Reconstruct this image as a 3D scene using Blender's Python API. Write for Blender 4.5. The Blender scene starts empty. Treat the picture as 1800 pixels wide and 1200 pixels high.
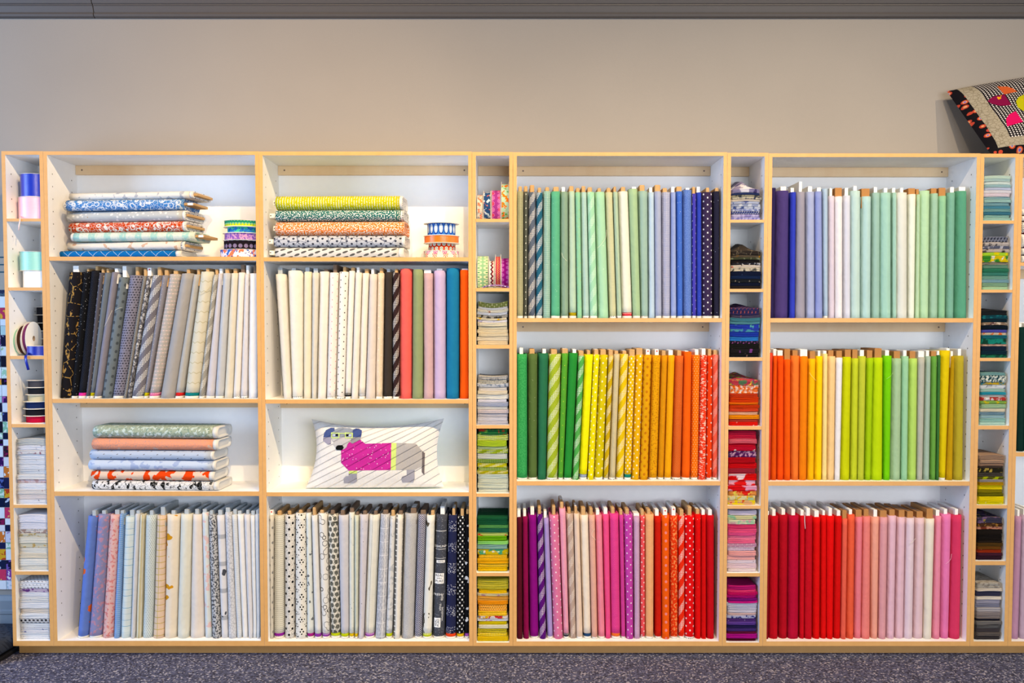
import bpy, bmesh, math, random
from mathutils import Vector, Matrix, noise
rnd = random.Random(7)
sc = bpy.context.scene
COL = sc.collection

# ------------------------------------------------------------------ camera
F = 1675.0; CY = -4.1; CZ = 1.437; PITCH = 0.0454; PPY = 651.0
cam = bpy.data.cameras.new('camera'); co = bpy.data.objects.new('camera', cam); COL.objects.link(co)
cam.sensor_width = 36.0; cam.lens = 36.0 * F / 1800.0
cam.shift_y = (PPY - 600.0) / 1800.0
co.location = (0, CY, CZ); co.rotation_euler = (math.pi / 2 - PITCH, 0, 0)
cam.clip_end = 60
sc.camera = co
_c, _s = math.cos(PITCH), math.sin(PITCH)
def ray(px, py):
    dx = (px - 900.0) / F; dy = -(py - PPY) / F
    return Vector((dx, _c + dy * _s, dy * _c - _s))
def U(px, py, Y=0.0):                       # photograph point -> world point on the plane y = Y
    d = ray(px, py); t = (Y - CY) / d.y
    return Vector((d.x * t, Y, CZ + d.z * t))
def X(px, py=290, Y=0.0): return U(px, py, Y).x
def Z(py, Y=0.0): return U(900, py, Y).z

# ------------------------------------------------------------------ world, lamps, exposure
w = bpy.data.worlds.new('world'); sc.world = w; w.use_nodes = True
bg = w.node_tree.nodes['Background']; bg.inputs[0].default_value = (0.78, 0.87, 1.0, 1); bg.inputs[1].default_value = 0.10
def lamp(name, typ, loc, target, energy, color, **kw):
    l = bpy.data.lights.new(name, typ); o = bpy.data.objects.new(name, l); COL.objects.link(o)
    l.energy = energy; l.color = color; o.location = loc
    o.rotation_euler = (Vector(target) - Vector(loc)).to_track_quat('-Z', 'Y').to_euler()
    for k, v in kw.items(): setattr(l, k, v)
    return o
# the ceiling's row of warm track spots, the shop-front windows behind the camera and a side window at the left
for x, tx, tz, en, col in ((-0.5, -2.1, 1.0, 370, (1.0, 0.70, 0.36)), (0.1, -1.0, 0.9, 270, (1.0, 0.72, 0.40)), (0.8, 0.4, 0.9, 270, (1.0, 0.77, 0.48)),
                           (1.5, 1.7, 0.9, 240, (1.0, 0.79, 0.52)), (2.9, 1.9, 0.9, 240, (1.0, 0.79, 0.52))):
    lamp('track_spot', 'SPOT', (x, -2.3, 3.65), (tx, 0.1, tz), en, col,
         spot_size=math.radians(92), spot_blend=0.95, shadow_soft_size=0.02)
lamp('shop_front_window_light', 'AREA', (2.3, -6.8, 1.55), (1.3, 0.2, 1.2), 350, (0.86, 0.92, 1.0), shape='RECTANGLE', size=3.8, size_y=2.0)
lamp('side_window_light', 'AREA', (-5.0, -2.2, 2.0), (-2.5, 0.3, 2.3), 260, (0.46, 0.66, 1.0), shape='RECTANGLE', size=2.0, size_y=2.4)
sc.view_settings.view_transform = 'Standard'; sc.view_settings.look = 'None'
sc.view_settings.gamma = 1.0; sc.view_settings.use_curve_mapping = False
sc.view_settings.exposure = -0.40

# ------------------------------------------------------------------ helpers
def lin(h):
    if not isinstance(h, str): return tuple(h) + (1,) if len(h) == 3 else h
    if len(h) == 3: h = ''.join(c * 2 for c in h)
    r = []
    for i in (0, 2, 4):
        c = int(h[i:i + 2], 16) / 255.0
        r.append(c / 12.92 if c <= 0.04045 else ((c + 0.055) / 1.055) ** 2.4)
    return (*r, 1)

class G:
    """small wrapper that builds a procedural material"""
    def __init__(s, name, rough=0.85):
        s.m = bpy.data.materials.new(name); s.m.use_nodes = True
        s.t = s.m.node_tree; s.b = s.t.nodes['Principled BSDF']
        s.b.inputs['Roughness'].default_value = rough
        s.b.inputs['Specular IOR Level'].default_value = 0.25
        s._uv = None
    def n(s, typ, **kw):
        n = s.t.nodes.new(typ)
        for k, v in kw.items(): setattr(n, k, v)
        return n
    def put(s, inp, v):
        if isinstance(v, bpy.types.NodeSocket): s.t.links.new(v, inp)
        else: inp.default_value = v
    def ma(s, op, a, b=None, c=None):
        n = s.n('ShaderNodeMath', operation=op)
        s.put(n.inputs[0], a)
        if b is not None: s.put(n.inputs[1], b)
        if c is not None: s.put(n.inputs[2], c)
        return n.outputs[0]
    def mix(s, f, a, b):
        n = s.n('ShaderNodeMix', data_type='RGBA')
        s.put(n.inputs[0], f); s.put(n.inputs[6], a); s.put(n.inputs[7], b)
        return n.outputs[2]
    @property
    def uv(s):
        if s._uv is None:
            tc = s.n('ShaderNodeTexCoord'); sp = s.n('ShaderNodeSeparateXYZ')
            s.t.links.new(tc.outputs['UV'], sp.inputs[0])
            s._uv = (sp.outputs[0], sp.outputs[1], tc.outputs['UV'], tc)
        return s._uv
    def vec(s, kx, ky, ox=0.0):
        n = s.n('ShaderNodeMapping'); n.inputs['Scale'].default_value = (kx, ky, 1); n.inputs['Location'].default_value = (ox, ox * 0.7, 0)
        s.t.links.new(s.uv[2], n.inputs[0]); return n.outputs[0]
    def noise(s, v, scale, detail=2.0, out=0):
        n = s.n('ShaderNodeTexNoise'); n.inputs['Scale'].default_value = scale; n.inputs['Detail'].default_value = detail
        s.t.links.new(v, n.inputs['Vector']); return n.outputs[out]
    def vor(s, v, scale, feature='F1', out='Distance', rnd=1.0):
        n = s.n('ShaderNodeTexVoronoi', feature=feature); n.inputs['Scale'].default_value = scale
        n.inputs['Randomness'].default_value = rnd
        s.t.links.new(v, n.inputs['Vector']); return n.outputs[out]
    def bump(s, h, strength, dist=0.001):
        n = s.n('ShaderNodeBump'); n.inputs['Strength'].default_value = strength; n.inputs['Distance'].default_value = dist
        s.put(n.inputs['Height'], h); s.t.links.new(n.outputs[0], s.b.inputs['Normal'])
    def color(s, c): s.put(s.b.inputs['Base Color'], c)

def cell(g, su, sv, stag=0.5):
    u, v = g.uv[0], g.uv[1]
    vv = g.ma('DIVIDE', v, sv); row = g.ma('FLOOR', vv)
    uu = g.ma('DIVIDE', u, su)
    if stag: uu = g.ma('ADD', uu, g.ma('MULTIPLY', g.ma('MODULO', g.ma('ABSOLUTE', row), 2.0), stag))
    fu = g.ma('MULTIPLY', g.ma('SUBTRACT', g.ma('FRACT', uu), 0.5), su)
    fv = g.ma('MULTIPLY', g.ma('SUBTRACT', g.ma('FRACT', vv), 0.5), sv)
    return fu, fv
def rdot(g, fu, fv, r):
    d = g.ma('ADD', g.ma('MULTIPLY', fu, fu), g.ma('MULTIPLY', fv, fv)); return g.ma('LESS_THAN', d, r * r)
def rrect(g, fu, fv, a, b):
    return g.ma('MULTIPLY', g.ma('LESS_THAN', g.ma('ABSOLUTE', fu), a), g.ma('LESS_THAN', g.ma('ABSOLUTE', fv), b))
def mask(g, p):
    """p = 'kind:colour:numbers' (numbers in millimetres) -> 0/1 factor"""
    k = p[0]; a = [float(x) for x in p[2:]]
    u, v = g.uv[0], g.uv[1]
    mm = lambda i, d: (a[i] if len(a) > i else d) / 1000.0
    nn = lambda i, d: a[i] if len(a) > i else d
    if k == 'dt':
        fu, fv = cell(g, mm(0, 14), mm(1, 14)); return rdot(g, fu, fv, mm(2, 3))
    if k == 'sq':
        fu, fv = cell(g, mm(0, 26), mm(1, 13)); return rrect(g, fu, fv, mm(2, 2.1), mm(2, 2.1))
    if k == 'pd':
        fu, fv = cell(g, mm(0, 6), mm(0, 6)); return rdot(g, fu, fv, mm(1, 1.1))
    if k == 'gg':
        fu, fv = cell(g, mm(0, 5), mm(0, 5), 0); return rrect(g, fu, fv, mm(1, 1.5), mm(1, 1.5))
    if k == 'sp':
        return g.ma('LESS_THAN', g.vor(g.vec(1, 1), nn(0, 90)), nn(1, 0.12))
    if k == 'dd':
        per = mm(0, 76)
        b = g.ma('LESS_THAN', g.ma('FRACT', g.ma('DIVIDE', g.ma('SUBTRACT', v, g.ma('MULTIPLY', u, nn(1, 1.3))), per)), nn(2, 0.5))
        fu, fv = cell(g, mm(3, 6.2), mm(3, 6.2), 0)
        return g.ma('MULTIPLY', b, rrect(g, fu, fv, mm(4, 1.9), mm(4, 1.9)))
    if k == 'gr':
        fu, fv = cell(g, mm(0, 40), mm(1, 68), 0)
        return g.ma('MAXIMUM', g.ma('LESS_THAN', g.ma('ABSOLUTE', fu), mm(2, 1.2)), g.ma('LESS_THAN', g.ma('ABSOLUTE', fv), mm(2, 1.2)))
    if k == 'dl':
        f = lambda sg: g.ma('LESS_THAN', g.ma('FRACT', g.ma('DIVIDE', g.ma('ADD', v, g.ma('MULTIPLY', u, sg)), mm(0, 60))), nn(1, 0.04))
        return g.ma('MAXIMUM', f(0.9), f(-0.9))
    if k == 'vf': return g.ma('LESS_THAN', g.vor(g.vec(1, 1, 0.3), nn(0, 60)), nn(1, 0.35))
    if k == 've': return g.ma('LESS_THAN', g.vor(g.vec(1, 1), nn(0, 50), 'DISTANCE_TO_EDGE'), nn(1, 0.06))
    if k == 'vr':   # rings
        d = g.vor(g.vec(1, 1), nn(0, 40)); return g.ma('LESS_THAN', g.ma('ABSOLUTE', g.ma('SUBTRACT', d, nn(1, 0.35))), nn(2, 0.05))
    if k == 'nz': return g.ma('GREATER_THAN', g.noise(g.vec(nn(2, 1), nn(3, 1), nn(4, 0)), nn(0, 60), 2.0), nn(1, 0.55))
    if k == 'hs': return g.ma('LESS_THAN', g.ma('FRACT', g.ma('DIVIDE', v, mm(0, 20))), nn(1, 0.3))
    if k == 'vs': return g.ma('LESS_THAN', g.ma('FRACT', g.ma('DIVIDE', u, mm(0, 20))), nn(1, 0.3))
    if k == 'zz':
        tri = g.ma('ABSOLUTE', g.ma('SUBTRACT', g.ma('FRACT', g.ma('DIVIDE', u, mm(0, 30))), 0.5))
        return g.ma('LESS_THAN', g.ma('FRACT', g.ma('DIVIDE', g.ma('ADD', v, g.ma('MULTIPLY', tri, mm(3, 20))), mm(1, 10))), nn(2, 0.4))
    if k == 'ds':
        fu, fv = cell(g, mm(0, 12), mm(1, 10), nn(4, 0.5)); return rrect(g, fu, fv, mm(2, 2), mm(3, 3))
    if k == 'lf':   # slanted leaves
        fu, fv = cell(g, mm(0, 22), mm(1, 18))
        fu = g.ma('ADD', fu, g.ma('MULTIPLY', fv, nn(3, 0.5))); fu = g.ma('MULTIPLY', fu, 2.2)
        return rdot(g, fu, fv, mm(2, 6))
    if k == 'st':   # star flowers
        fu, fv = cell(g, mm(0, 30), mm(1, 30))
        ang = g.ma('ARCTAN2', fv, fu); r = g.ma('SQRT', g.ma('ADD', g.ma('MULTIPLY', fu, fu), g.ma('MULTIPLY', fv, fv)))
        pet = g.ma('GREATER_THAN', g.ma('SINE', g.ma('MULTIPLY', ang, nn(3, 8))), 0.0)
        return g.ma('MULTIPLY', pet, g.ma('LESS_THAN', r, mm(2, 12)))
    if k == 'el':   # tall ellipses
        fu, fv = cell(g, mm(0, 24), mm(1, 40), 0)
        return rdot(g, g.ma('DIVIDE', fu, nn(3, 0.5)), fv, mm(2, 14))
    if k == 'tx':   # lines of small type
        fu, fv = cell(g, mm(0, 60), mm(1, 6), 0.37)
        ln = g.ma('LESS_THAN', g.ma('ABSOLUTE', fv), mm(1, 6) * 0.28)
        return g.ma('MULTIPLY', ln, g.ma('GREATER_THAN', g.noise(g.vec(1, 0.15), nn(2, 420), 1.0), 0.48))
    raise ValueError(k)

MATS = {}
def dye(h):
    r, g_, b = lin(h)[:3]; m = 0.3 * r + 0.5 * g_ + 0.2 * b; k = -0.07 if min(r, g_, b) < 0.35 * max(r, g_, b) else 0.14
    return tuple(0.80 * max(0.004, c * (1 - k) + m * k) for c in (r, g_, b)) + (1,)
def cloth(base, pat='', wrinkle=0.7):
    """woven cotton: base colour, printed layers, weave and soft creases in the relief"""
    key = (base, pat, wrinkle)
    if key in MATS: return MATS[key]
    g = G('cotton_' + base, 0.88)
    c = dye(base)
    for layer in pat.split():
        p = layer.split(':')
        c = g.mix(mask(g, p), c, dye(p[1]))
    g.color(c)
    g.b.inputs['Specular IOR Level'].default_value = 0.08
    h = g.noise(g.vec(1.0, 0.7, (len(MATS) % 17) * 0.31), 38.0, 2.5)
    g.bump(h, wrinkle, 0.005)
    MATS[key] = g.m
    return g.m
def plain(name, base, rough=0.6, spec=0.3, grain=0.0):
    key = (name,)
    if key in MATS: return MATS[key]
    g = G(name, rough); g.b.inputs['Specular IOR Level'].default_value = spec
    tc = g.n('ShaderNodeTexCoord'); n = g.n('ShaderNodeTexNoise'); n.inputs['Scale'].default_value = 35; n.inputs['Detail'].default_value = 4
    g.t.links.new(tc.outputs['Object'], n.inputs['Vector'])
    b = lin(base); d = tuple(x * (1 - 0.07 - grain) for x in b[:3]) + (1,)
    g.color(g.mix(n.outputs[0], d, b)); MATS[key] = g.m
    return g.m
def wood(name, c1, c2):
    g = G(name, 0.45); g.b.inputs['Specular IOR Level'].default_value = 0.4
    tc = g.n('ShaderNodeTexCoord'); mp = g.n('ShaderNodeMapping'); mp.inputs['Scale'].default_value = (3, 3, 14)
    mp2 = g.n('ShaderNodeMapping'); mp2.inputs['Scale'].default_value = (14, 3, 3)
    g.t.links.new(tc.outputs['Object'], mp.inputs[0]); g.t.links.new(tc.outputs['Object'], mp2.inputs[0])
    n = g.noise(mp.outputs[0], 4.0, 6.0); n2 = g.noise(mp2.outputs[0], 2.0, 4.0)
    g.color(g.mix(g.ma('MULTIPLY', g.ma('ADD', n, n2), 0.5), lin(c1), lin(c2)))
    return g.m

def new(name, me, mat=None, parent=None, loc=None, rot=None):
    o = bpy.data.objects.new(name, me); COL.objects.link(o)
    if mat is not None and me is not None and not me.materials: me.materials.append(mat)
    if parent is not None: o.parent = parent
    if loc is not None: o.location = loc
    if rot is not None: o.rotation_euler = rot
    return o
def tag(o, label=None, cat=None, group=None, kind=None):
    if label: o['label'] = label
    if cat: o['category'] = cat
    if group: o['group'] = group
    if kind: o['kind'] = kind
    return o
def empty(name, loc, label, cat, group=None, rot=(0, 0, 0)):
    o = bpy.data.objects.new(name, None); COL.objects.link(o); o.location = loc; o.rotation_euler = rot
    o.empty_display_size = 0.05
    return tag(o, label, cat, group)
def mesh(name, vs, fs, uvs=None, smooth=False):
    me = bpy.data.meshes.new(name); me.from_pydata([tuple(v) for v in vs], [], fs)
    if uvs is not None:
        l = me.uv_layers.new(name='UVMap')
        flat = [c for f in uvs for p in f for c in p]
        l.data.foreach_set('uv', flat)
    if smooth: me.polygons.foreach_set('use_smooth', [True] * len(me.polygons))
    me.update(); return me
BOXF = [(0, 3, 2, 1), (4, 5, 6, 7), (0, 1, 5, 4), (1, 2, 6, 5), (2, 3, 7, 6), (3, 0, 4, 7)]
def boxv(x0, x1, y0, y1, z0, z1):
    return [(x0, y0, z0), (x1, y0, z0), (x1, y1, z0), (x0, y1, z0), (x0, y0, z1), (x1, y0, z1), (x1, y1, z1), (x0, y1, z1)]
def box(name, x0, x1, y0, y1, z0, z1, mat, parent=None, bev=0.0, org=None):
    """axis-aligned board in world coordinates (org = world location of the parent chain)"""
    if org is not None:
        x0 -= org[0]; x1 -= org[0]; y0 -= org[1]; y1 -= org[1]; z0 -= org[2]; z1 -= org[2]
    vs = boxv(x0, x1, y0, y1, z0, z1)
    uv = []
    for f in BOXF:
        P = [Vector(vs[i]) for i in f]; nrm = (P[1] - P[0]).cross(P[2] - P[0]); ax = max(range(3), key=lambda i: abs(nrm[i]))
        a, b = [(1, 2), (0, 2), (0, 1)][ax]; uv.append([(p[a], p[b]) for p in P])
    me = mesh(name, vs, BOXF, uv)
    if bev:
        bm = bmesh.new(); bm.from_mesh(me)
        bmesh.ops.bevel(bm, geom=bm.edges[:], offset=bev, segments=2, affect='EDGES', profile=0.5); bm.to_mesh(me); bm.free()
    return new(name, me, mat, parent)
ORD = ['first', 'second', 'third', 'fourth', 'fifth', 'sixth', 'seventh', 'eighth', 'ninth', 'tenth', 'eleventh', 'twelfth', 'thirteenth',
       'fourteenth', 'fifteenth', 'sixteenth', 'seventeenth', 'eighteenth', 'nineteenth', 'twentieth', 'twenty-first', 'twenty-second',
       'twenty-third', 'twenty-fourth', 'twenty-fifth', 'twenty-sixth', 'twenty-seventh', 'twenty-eighth', 'twenty-ninth']

# ------------------------------------------------------------------ materials of the place
M_WHITE = plain('white_melamine', 'ffffff', 0.5, 0.35)
M_MAPLE = wood('maple_edge', 'c89350', 'e0ad6c')
M_CLEAT = wood('maple_cleat', 'd8b284', 'ead2ac')
M_PLINTH = wood('plinth_wood', 'b08048', 'c89a5e')
M_HOLE = plain('pin_hole_dark', '4a4038', 0.9)
M_SCREW = plain('screw_metal', '6a5040', 0.4, 0.6)
M_BOARD = {'t': plain('tan_cardboard', 'c09a68', 0.85), 'w': plain('white_board', 'ecebe6', 0.7), 'b': plain('brown_corrugated_board', 'b07c46', 0.85),
           'g': plain('plastic_wrapped_board', 'aeb6ba', 0.3, 0.6), 'd': plain('dark_brown_board', '75604e', 0.8)}  # shade on the pastel row's white boards is put into the wrapped-board grey
M_SELV = cloth('ece8de', '', 0.2)
M_SELVP = cloth('efece6', 'ds:333333:9:40:1.6:4:0.3', 0.2)
M_FLANGE = plain('spool_flange_card', 'efe9dc', 0.6)
M_CORE = plain('spool_core_card', 'b89a78', 0.8)

# ------------------------------------------------------------------ the room
def structure(o): o['kind'] = 'structure'; return o
g = G('beige_wall_paint', 0.8)
tc = g.n('ShaderNodeTexCoord'); n1 = g.n('ShaderNodeTexNoise'); n1.inputs['Scale'].default_value = 260; n1.inputs['Detail'].default_value = 3
g.t.links.new(tc.outputs['Object'], n1.inputs['Vector'])
n2 = g.n('ShaderNodeTexNoise'); n2.inputs['Scale'].default_value = 2.0; g.t.links.new(tc.outputs['Object'], n2.inputs['Vector'])
g.color(g.mix(n2.outputs[0], lin('8f8881'), lin('979089'))); g.bump(n1.outputs[0], 0.25, 0.002)
WALLY = 0.297
structure(box('wall_back', -6, 6, WALLY, WALLY + 0.15, 0, 4.0, g.m))
g = G('speckled_carpet', 0.95)
tc = g.n('ShaderNodeTexCoord')
v1 = g.n('ShaderNodeTexVoronoi'); v1.inputs['Scale'].default_value = 150; g.t.links.new(tc.outputs['Object'], v1.inputs['Vector'])
n1 = g.n('ShaderNodeTexNoise'); n1.inputs['Scale'].default_value = 170; n1.inputs['Detail'].default_value = 3; g.t.links.new(tc.outputs['Object'], n1.inputs['Vector'])
sp = g.n('ShaderNodeSeparateColor'); g.t.links.new(v1.outputs['Color'], sp.inputs[0])
c = g.mix(sp.outputs[0], lin('282a3c'), lin('686c8c'))
c = g.mix(g.ma('GREATER_THAN', sp.outputs[1], 0.86), c, lin('b4b2c0'))
c = g.mix(g.ma('GREATER_THAN', sp.outputs[2], 0.90), c, lin('2a2630'))
g.color(g.mix(g.ma('MULTIPLY', n1.outputs[0], 0.4), c, lin('42445c'))); g.bump(v1.outputs[0], 0.6, 0.004)
structure(box('floor', -6, 6, -6, WALLY, -0.05, 0, g.m))
# crown moulding: stepped profile run along the wall, in two lengths with a joint
M_CROWN = plain('slate_moulding_paint', '56514f', 0.5, 0.35)
zb = Z(29, WALLY - 0.03)
prof = [(0.0, 0.0), (-0.012, 0.0), (-0.022, 0.004), (-0.026, 0.012), (-0.022, 0.020), (-0.020, 0.022), (-0.030, 0.047), (-0.034, 0.049), (-0.034, 0.053), (-0.040, 0.056),
        (-0.046, 0.068), (-0.052, 0.070), (-0.052, 0.074), (-0.060, 0.080), (-0.075, 0.115), (-0.085, 0.12), (-0.085, 0.145), (0.0, 0.145)]
def crown(name, x0, x1):
    vs = [(x, WALLY + p[0], zb + p[1]) for x in (x0, x1) for p in prof]; k = len(prof)
    fs = [(i, (i + 1) % k, k + (i + 1) % k, k + i) for i in range(k)] + [tuple(range(k - 1, -1, -1)), tuple(range(k, 2 * k))]
    return structure(new(name, mesh(name, vs, fs), M_CROWN))
xj = X(163, 15, WALLY - 0.03)
crown('trim_1', -6, xj - 0.002); crown('trim_2', xj + 0.002, 6)
# tall baseboard at the wall left of the cases
M_BASE = plain('blue_grey_baseboard_paint', '7f8790', 0.5, 0.35)
xl = X(1.0)
prof = [(0, 0), (-0.016, 0), (-0.016, 0.10), (-0.020, 0.105), (-0.020, 0.118), (-0.013, 0.124), (-0.013, 0.165), (-0.006, 0.185), (0, 0.19)]
k = len(prof)
vs = [(x, WALLY + p[0], p[1]) for x in (-6, xl - 0.004) for p in prof]
structure(new('baseboard_left', mesh('baseboard', vs, [(i, (i + 1) % k, k + (i + 1) % k, k + i) for i in range(k)] + [tuple(range(k - 1, -1, -1)), tuple(range(k, 2 * k))]), M_BASE))

# ------------------------------------------------------------------ bookcases
T = 0.0155; D = 0.290; IB = 0.284
SH = {}          # (case, index) -> z of the shelf's top surface
CX = {}          # case -> inner x range
def shelf_row(case, ys): SH[case] = ys
def holes(parent, x, side, zlist, org):
    vs = []; fs = []
    for z in zlist:
        for y in (0.045, 0.225):
            b = len(vs)
            for q in range(6):
                a = q * math.pi / 3; vs.append((x + side * 0.0006 - org[0], y + 0.0032 * math.cos(a) - org[1], z + 0.0032 * math.sin(a) - org[2]))
            fs.append(tuple(range(b, b + 6)) if side < 0 else tuple(range(b + 5, b - 1, -1)))
    o = new('pin_holes', mesh('pin_holes', vs, fs), M_HOLE, parent); o['kind'] = 'stuff'
def bookcase(case, xl, xr, top, ys, bottom, label, cleats=(), group=None):
    """ys: photograph rows (top, bottom) of the shelf fronts; every panel is white board with a maple edge band"""
    x0 = X(xl) + 0.0005; x1 = X(xr) - 0.0005
    zt = Z(top); zb0 = Z(bottom[1]); zb1 = Z(bottom[0])
    org = ((x0 + x1) / 2, D / 2, zb0)
    e = empty('bookcase', org, label, 'bookcase', group)
    def panel(name, a, b, c, d, y1=D, y0=0.0):
        p = box(name, a, b, y0 + 0.001, y1, c, d, M_WHITE, e, org=org)
        box('edge_band', a, b, y0, y0 + 0.001, c, d, M_MAPLE, p, org=org); return p
    lp = panel('side_panel', x0, x0 + T, zb0, zt); rp = panel('side_panel', x1 - T, x1, zb0, zt)
    panel('top_panel', x0 + T, x1 - T, zt - T, zt, IB); panel('bottom_panel', x0 + T, x1 - T, zb0, zb1, IB)
    box('back_panel', x0 + T, x1 - T, IB, D - 0.001, zb0, zt, M_WHITE, e, org=org)
    tops = [zb1]
    for (a, b) in ys:
        za, zb_ = Z(a), Z(b); panel('shelf', x0 + T + 0.0006, x1 - T - 0.0006, min(zb_, za - 0.012), za, IB - 0.001, 0.001); tops.append(za)
    for zc in cleats:
        z1 = zt - T if zc is None else min(Z(zc), 9) ; z1 -= 0.0004
        cl = box('cleat', x0 + T + 0.0008, x1 - T - 0.0008, IB - 0.019, IB - 0.0008, z1 - 0.041, z1, M_CLEAT, e, org=org)
        if x1 - x0 > 0.4:
            for xx in (x0 + T + 0.03, x1 - T - 0.03):
                vs = [(xx - org[0] + 0.004 * math.cos(q * math.pi / 4), IB - 0.0198 - org[1], z1 - 0.02 - org[2] + 0.004 * math.sin(q * math.pi / 4)) for q in range(8)]
                new('screw', mesh('screw', vs, [tuple(range(7, -1, -1))[::-1]]), M_SCREW, cl)
    zl = []
    z = zb1 + 0.10
    while z < zt - 0.08:
        if all(abs(z - s) > 0.03 for s in tops): zl.append(z)
        z += 0.0535
    if (x0 + x1) / 2 < 0.05: holes(lp, x0 + T, 1, zl, org)
    if (x0 + x1) / 2 > -0.05: holes(rp, x1 - T, -1, zl, org)
    SH[case] = tops; CX[case] = (x0 + T, x1 - T, zt - T)
    return e
bookcase('n0', 2.6, 76, 265.5, [(384, 389), (505, 510.5), (625.5, 631), (745, 751), (887, 892.5), (1004, 1010)], (1126, 1135),
         'narrow maple-edged case at far left holding ribbon spools and white folded cloths', group='narrow bookcases')
bookcase('w1', 76, 455, 265.8, [(451, 458), (701, 708), (863.6, 871.5)], (1126, 1135),
         'leftmost wide maple-edged case, grey-to-white bolts above pastel bolts', (None, 708), 'wide bookcases')
bookcase('w2', 455, 829.7, 266.3, [(452, 459), (702, 709), (865, 872)], (1127, 1135),
         'wide maple-edged case holding the dog cushion and black-and-white prints', (None, 709), 'wide bookcases')
bookcase('n1', 829.7, 901.8, 267, [(384.5, 390), (506, 512), (606, 612.5), (747, 753), (867, 873), (1006.5, 1012.5)], (1129, 1135),
         'narrow maple-edged case with patterned reels on top and green and yellow stacks below', (None,), 'narrow bookcases')
bookcase('w3', 901.8, 1278.4, 267.5, [(559, 566), (845.5, 853)], (1127, 1135),
         'wide maple-edged case with teal, yellow and magenta bolt rows, cleat screws showing', (None, 566), 'wide bookcases')
bookcase('n2', 1278.4, 1351, 268.5, [(386, 391), (507.6, 513), (628, 634), (749, 755), (888.5, 894), (1007, 1013)], (1129, 1135),
         'narrow maple-edged case with blue, black, red, pink and purple folded stacks', (None,), 'narrow bookcases')
bookcase('w4', 1351, 1723.5, 269.5, [(559, 566.5), (846, 853.5)], (1127, 1135),
         'wide maple-edged case of plain solid bolts from indigo to rose', (None, 566.5), 'wide bookcases')
bookcase('n3', 1723.5, 1791.5, 270, [(387.5, 393), (509, 514), (629, 634.5), (748, 754.5), (887.5, 893.5), (986, 993)], (1127, 1135),
         'narrow maple-edged case under the patchwork cushion with aqua, brown and grey stacks', group='narrow bookcases')
bookcase('w5', 1791.5, 2166, 270.5, [(461, 467), (795, 802)], (1127, 1135),
         'wide maple-edged case cut off by the right edge of the picture', (None, 467), 'wide bookcases')
tag(box('plinth', X(34, 1140, 0.05), X(2200), 0.05, 0.28, 0.0, Z(1135) - 0.0003, M_PLINTH),
    'long brown wooden plinth running along the carpet under the cases', 'plinth')

# ------------------------------------------------------------------ fabric bolts
NF, NB = 15, 7
def section(w, d):
    """closed outline of a wound bolt: rounded front, rounded back; returns points and arc lengths from the front middle"""
    hw, hd = w / 2, d / 2; b = min(hw * 1.05, 0.042); P = []
    for i in range(NF):
        a = math.pi * (1 - i / (NF - 1)); P.append((hw * math.cos(a), -hd + b - b * math.sin(a)))
    for i in range(NB):
        a = math.pi * i / (NB - 1); P.append((hw * math.cos(a), hd - b + b * math.sin(a)))
    L = [0.0]
    for i in range(len(P)): L.append(L[-1] + math.hypot(P[(i + 1) % len(P)][0] - P[i][0], P[(i + 1) % len(P)][1] - P[i][1]))
    off = L[NF // 2]
    return P, [x - off for x in L]
def roll_mesh(name, H0, H1, w0, w1, c0, c1, Ht, d, seed, amp=0.0016, NR=18, swap=None, inset=True):
    """surface of revolution-like sleeve from height H0 to H1 of a bolt Ht tall leaning from c0 to c1"""
    vs = []; uvrow = []; K = NF + NB
    step_u = rnd.uniform(-0.35, 0.35)
    for r in range(NR + 1):
        z = H0 + (H1 - H0) * r / NR; t = z / Ht
        w = w0 + (w1 - w0) * t; cx = c0 + (c1 - c0) * t
        P, L = section(w, d)
        for i, (x, y) in enumerate(P):
            q = noise.noise(Vector((x * 22 + seed * 3.1, z * 6 - x * 20, seed * 1.7))) * amp * (0.6 + 2.4 * (1 - t) ** 3)
            st = 0.0010 if (i < NF and x / w > step_u) else 0.0
            yy = y + (q - st if i < NF else 0)
            xx = x + q * 0.35 * (1 if abs(x) > w * 0.3 else 0) - 0.0009 * (1 if x > 0 else -1)
            vs.append((cx + xx, yy, z))
        uvrow.append(L)
    fs = []; uv = []
    for r in range(NR):
        za = H0 + (H1 - H0) * r / NR; zb_ = H0 + (H1 - H0) * (r + 1) / NR
        for i in range(K):
            j = (i + 1) % K
            fs.append((r * K + i, r * K + j, (r + 1) * K + j, (r + 1) * K + i))
            uv.append([(uvrow[r][i] + seed, za + seed), (uvrow[r][i + 1] + seed, za + seed), (uvrow[r + 1][i + 1] + seed, zb_ + seed), (uvrow[r + 1][i] + seed, zb_ + seed)])
    # end caps: layered cloth edge, then a sunk middle
    for (base, zc, sgn) in ((0, H0, -1), (NR * K, H1, 1)):
        ring = list(range(base, base + K)); cxm = sum(vs[i][0] for i in ring) / K
        rings = [ring]
        for sc_, dz in ((0.72, 0.0015), (0.62, -0.006), (0.40, -0.004)):
            b0 = len(vs)
            for i in ring:
                x, y, z = vs[i]; vs.append((cxm + (x - cxm) * sc_, y * (0.5 + 0.5 * sc_) if inset else y * sc_, zc + sgn * dz * (1 if sgn > 0 else 0)))
            rings.append(list(range(b0, b0 + K)))
        for A, B in zip(rings, rings[1:]):
            for i in range(K):
                j = (i + 1) % K
                f = (A[i], A[j], B[j], B[i]) if sgn > 0 else (A[j], A[i], B[i], B[j])
                fs.append(f); uv.append([(vs[k][0] + seed, vs[k][1] + seed) for k in f])
        f = tuple(rings[-1]) if sgn > 0 else tuple(reversed(rings[-1])); fs.append(f); uv.append([(vs[k][0], vs[k][1]) for k in f])
    if swap: vs = [swap(v) for v in vs]; 
    return mesh(name, vs, fs, uv, smooth=True)
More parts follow.
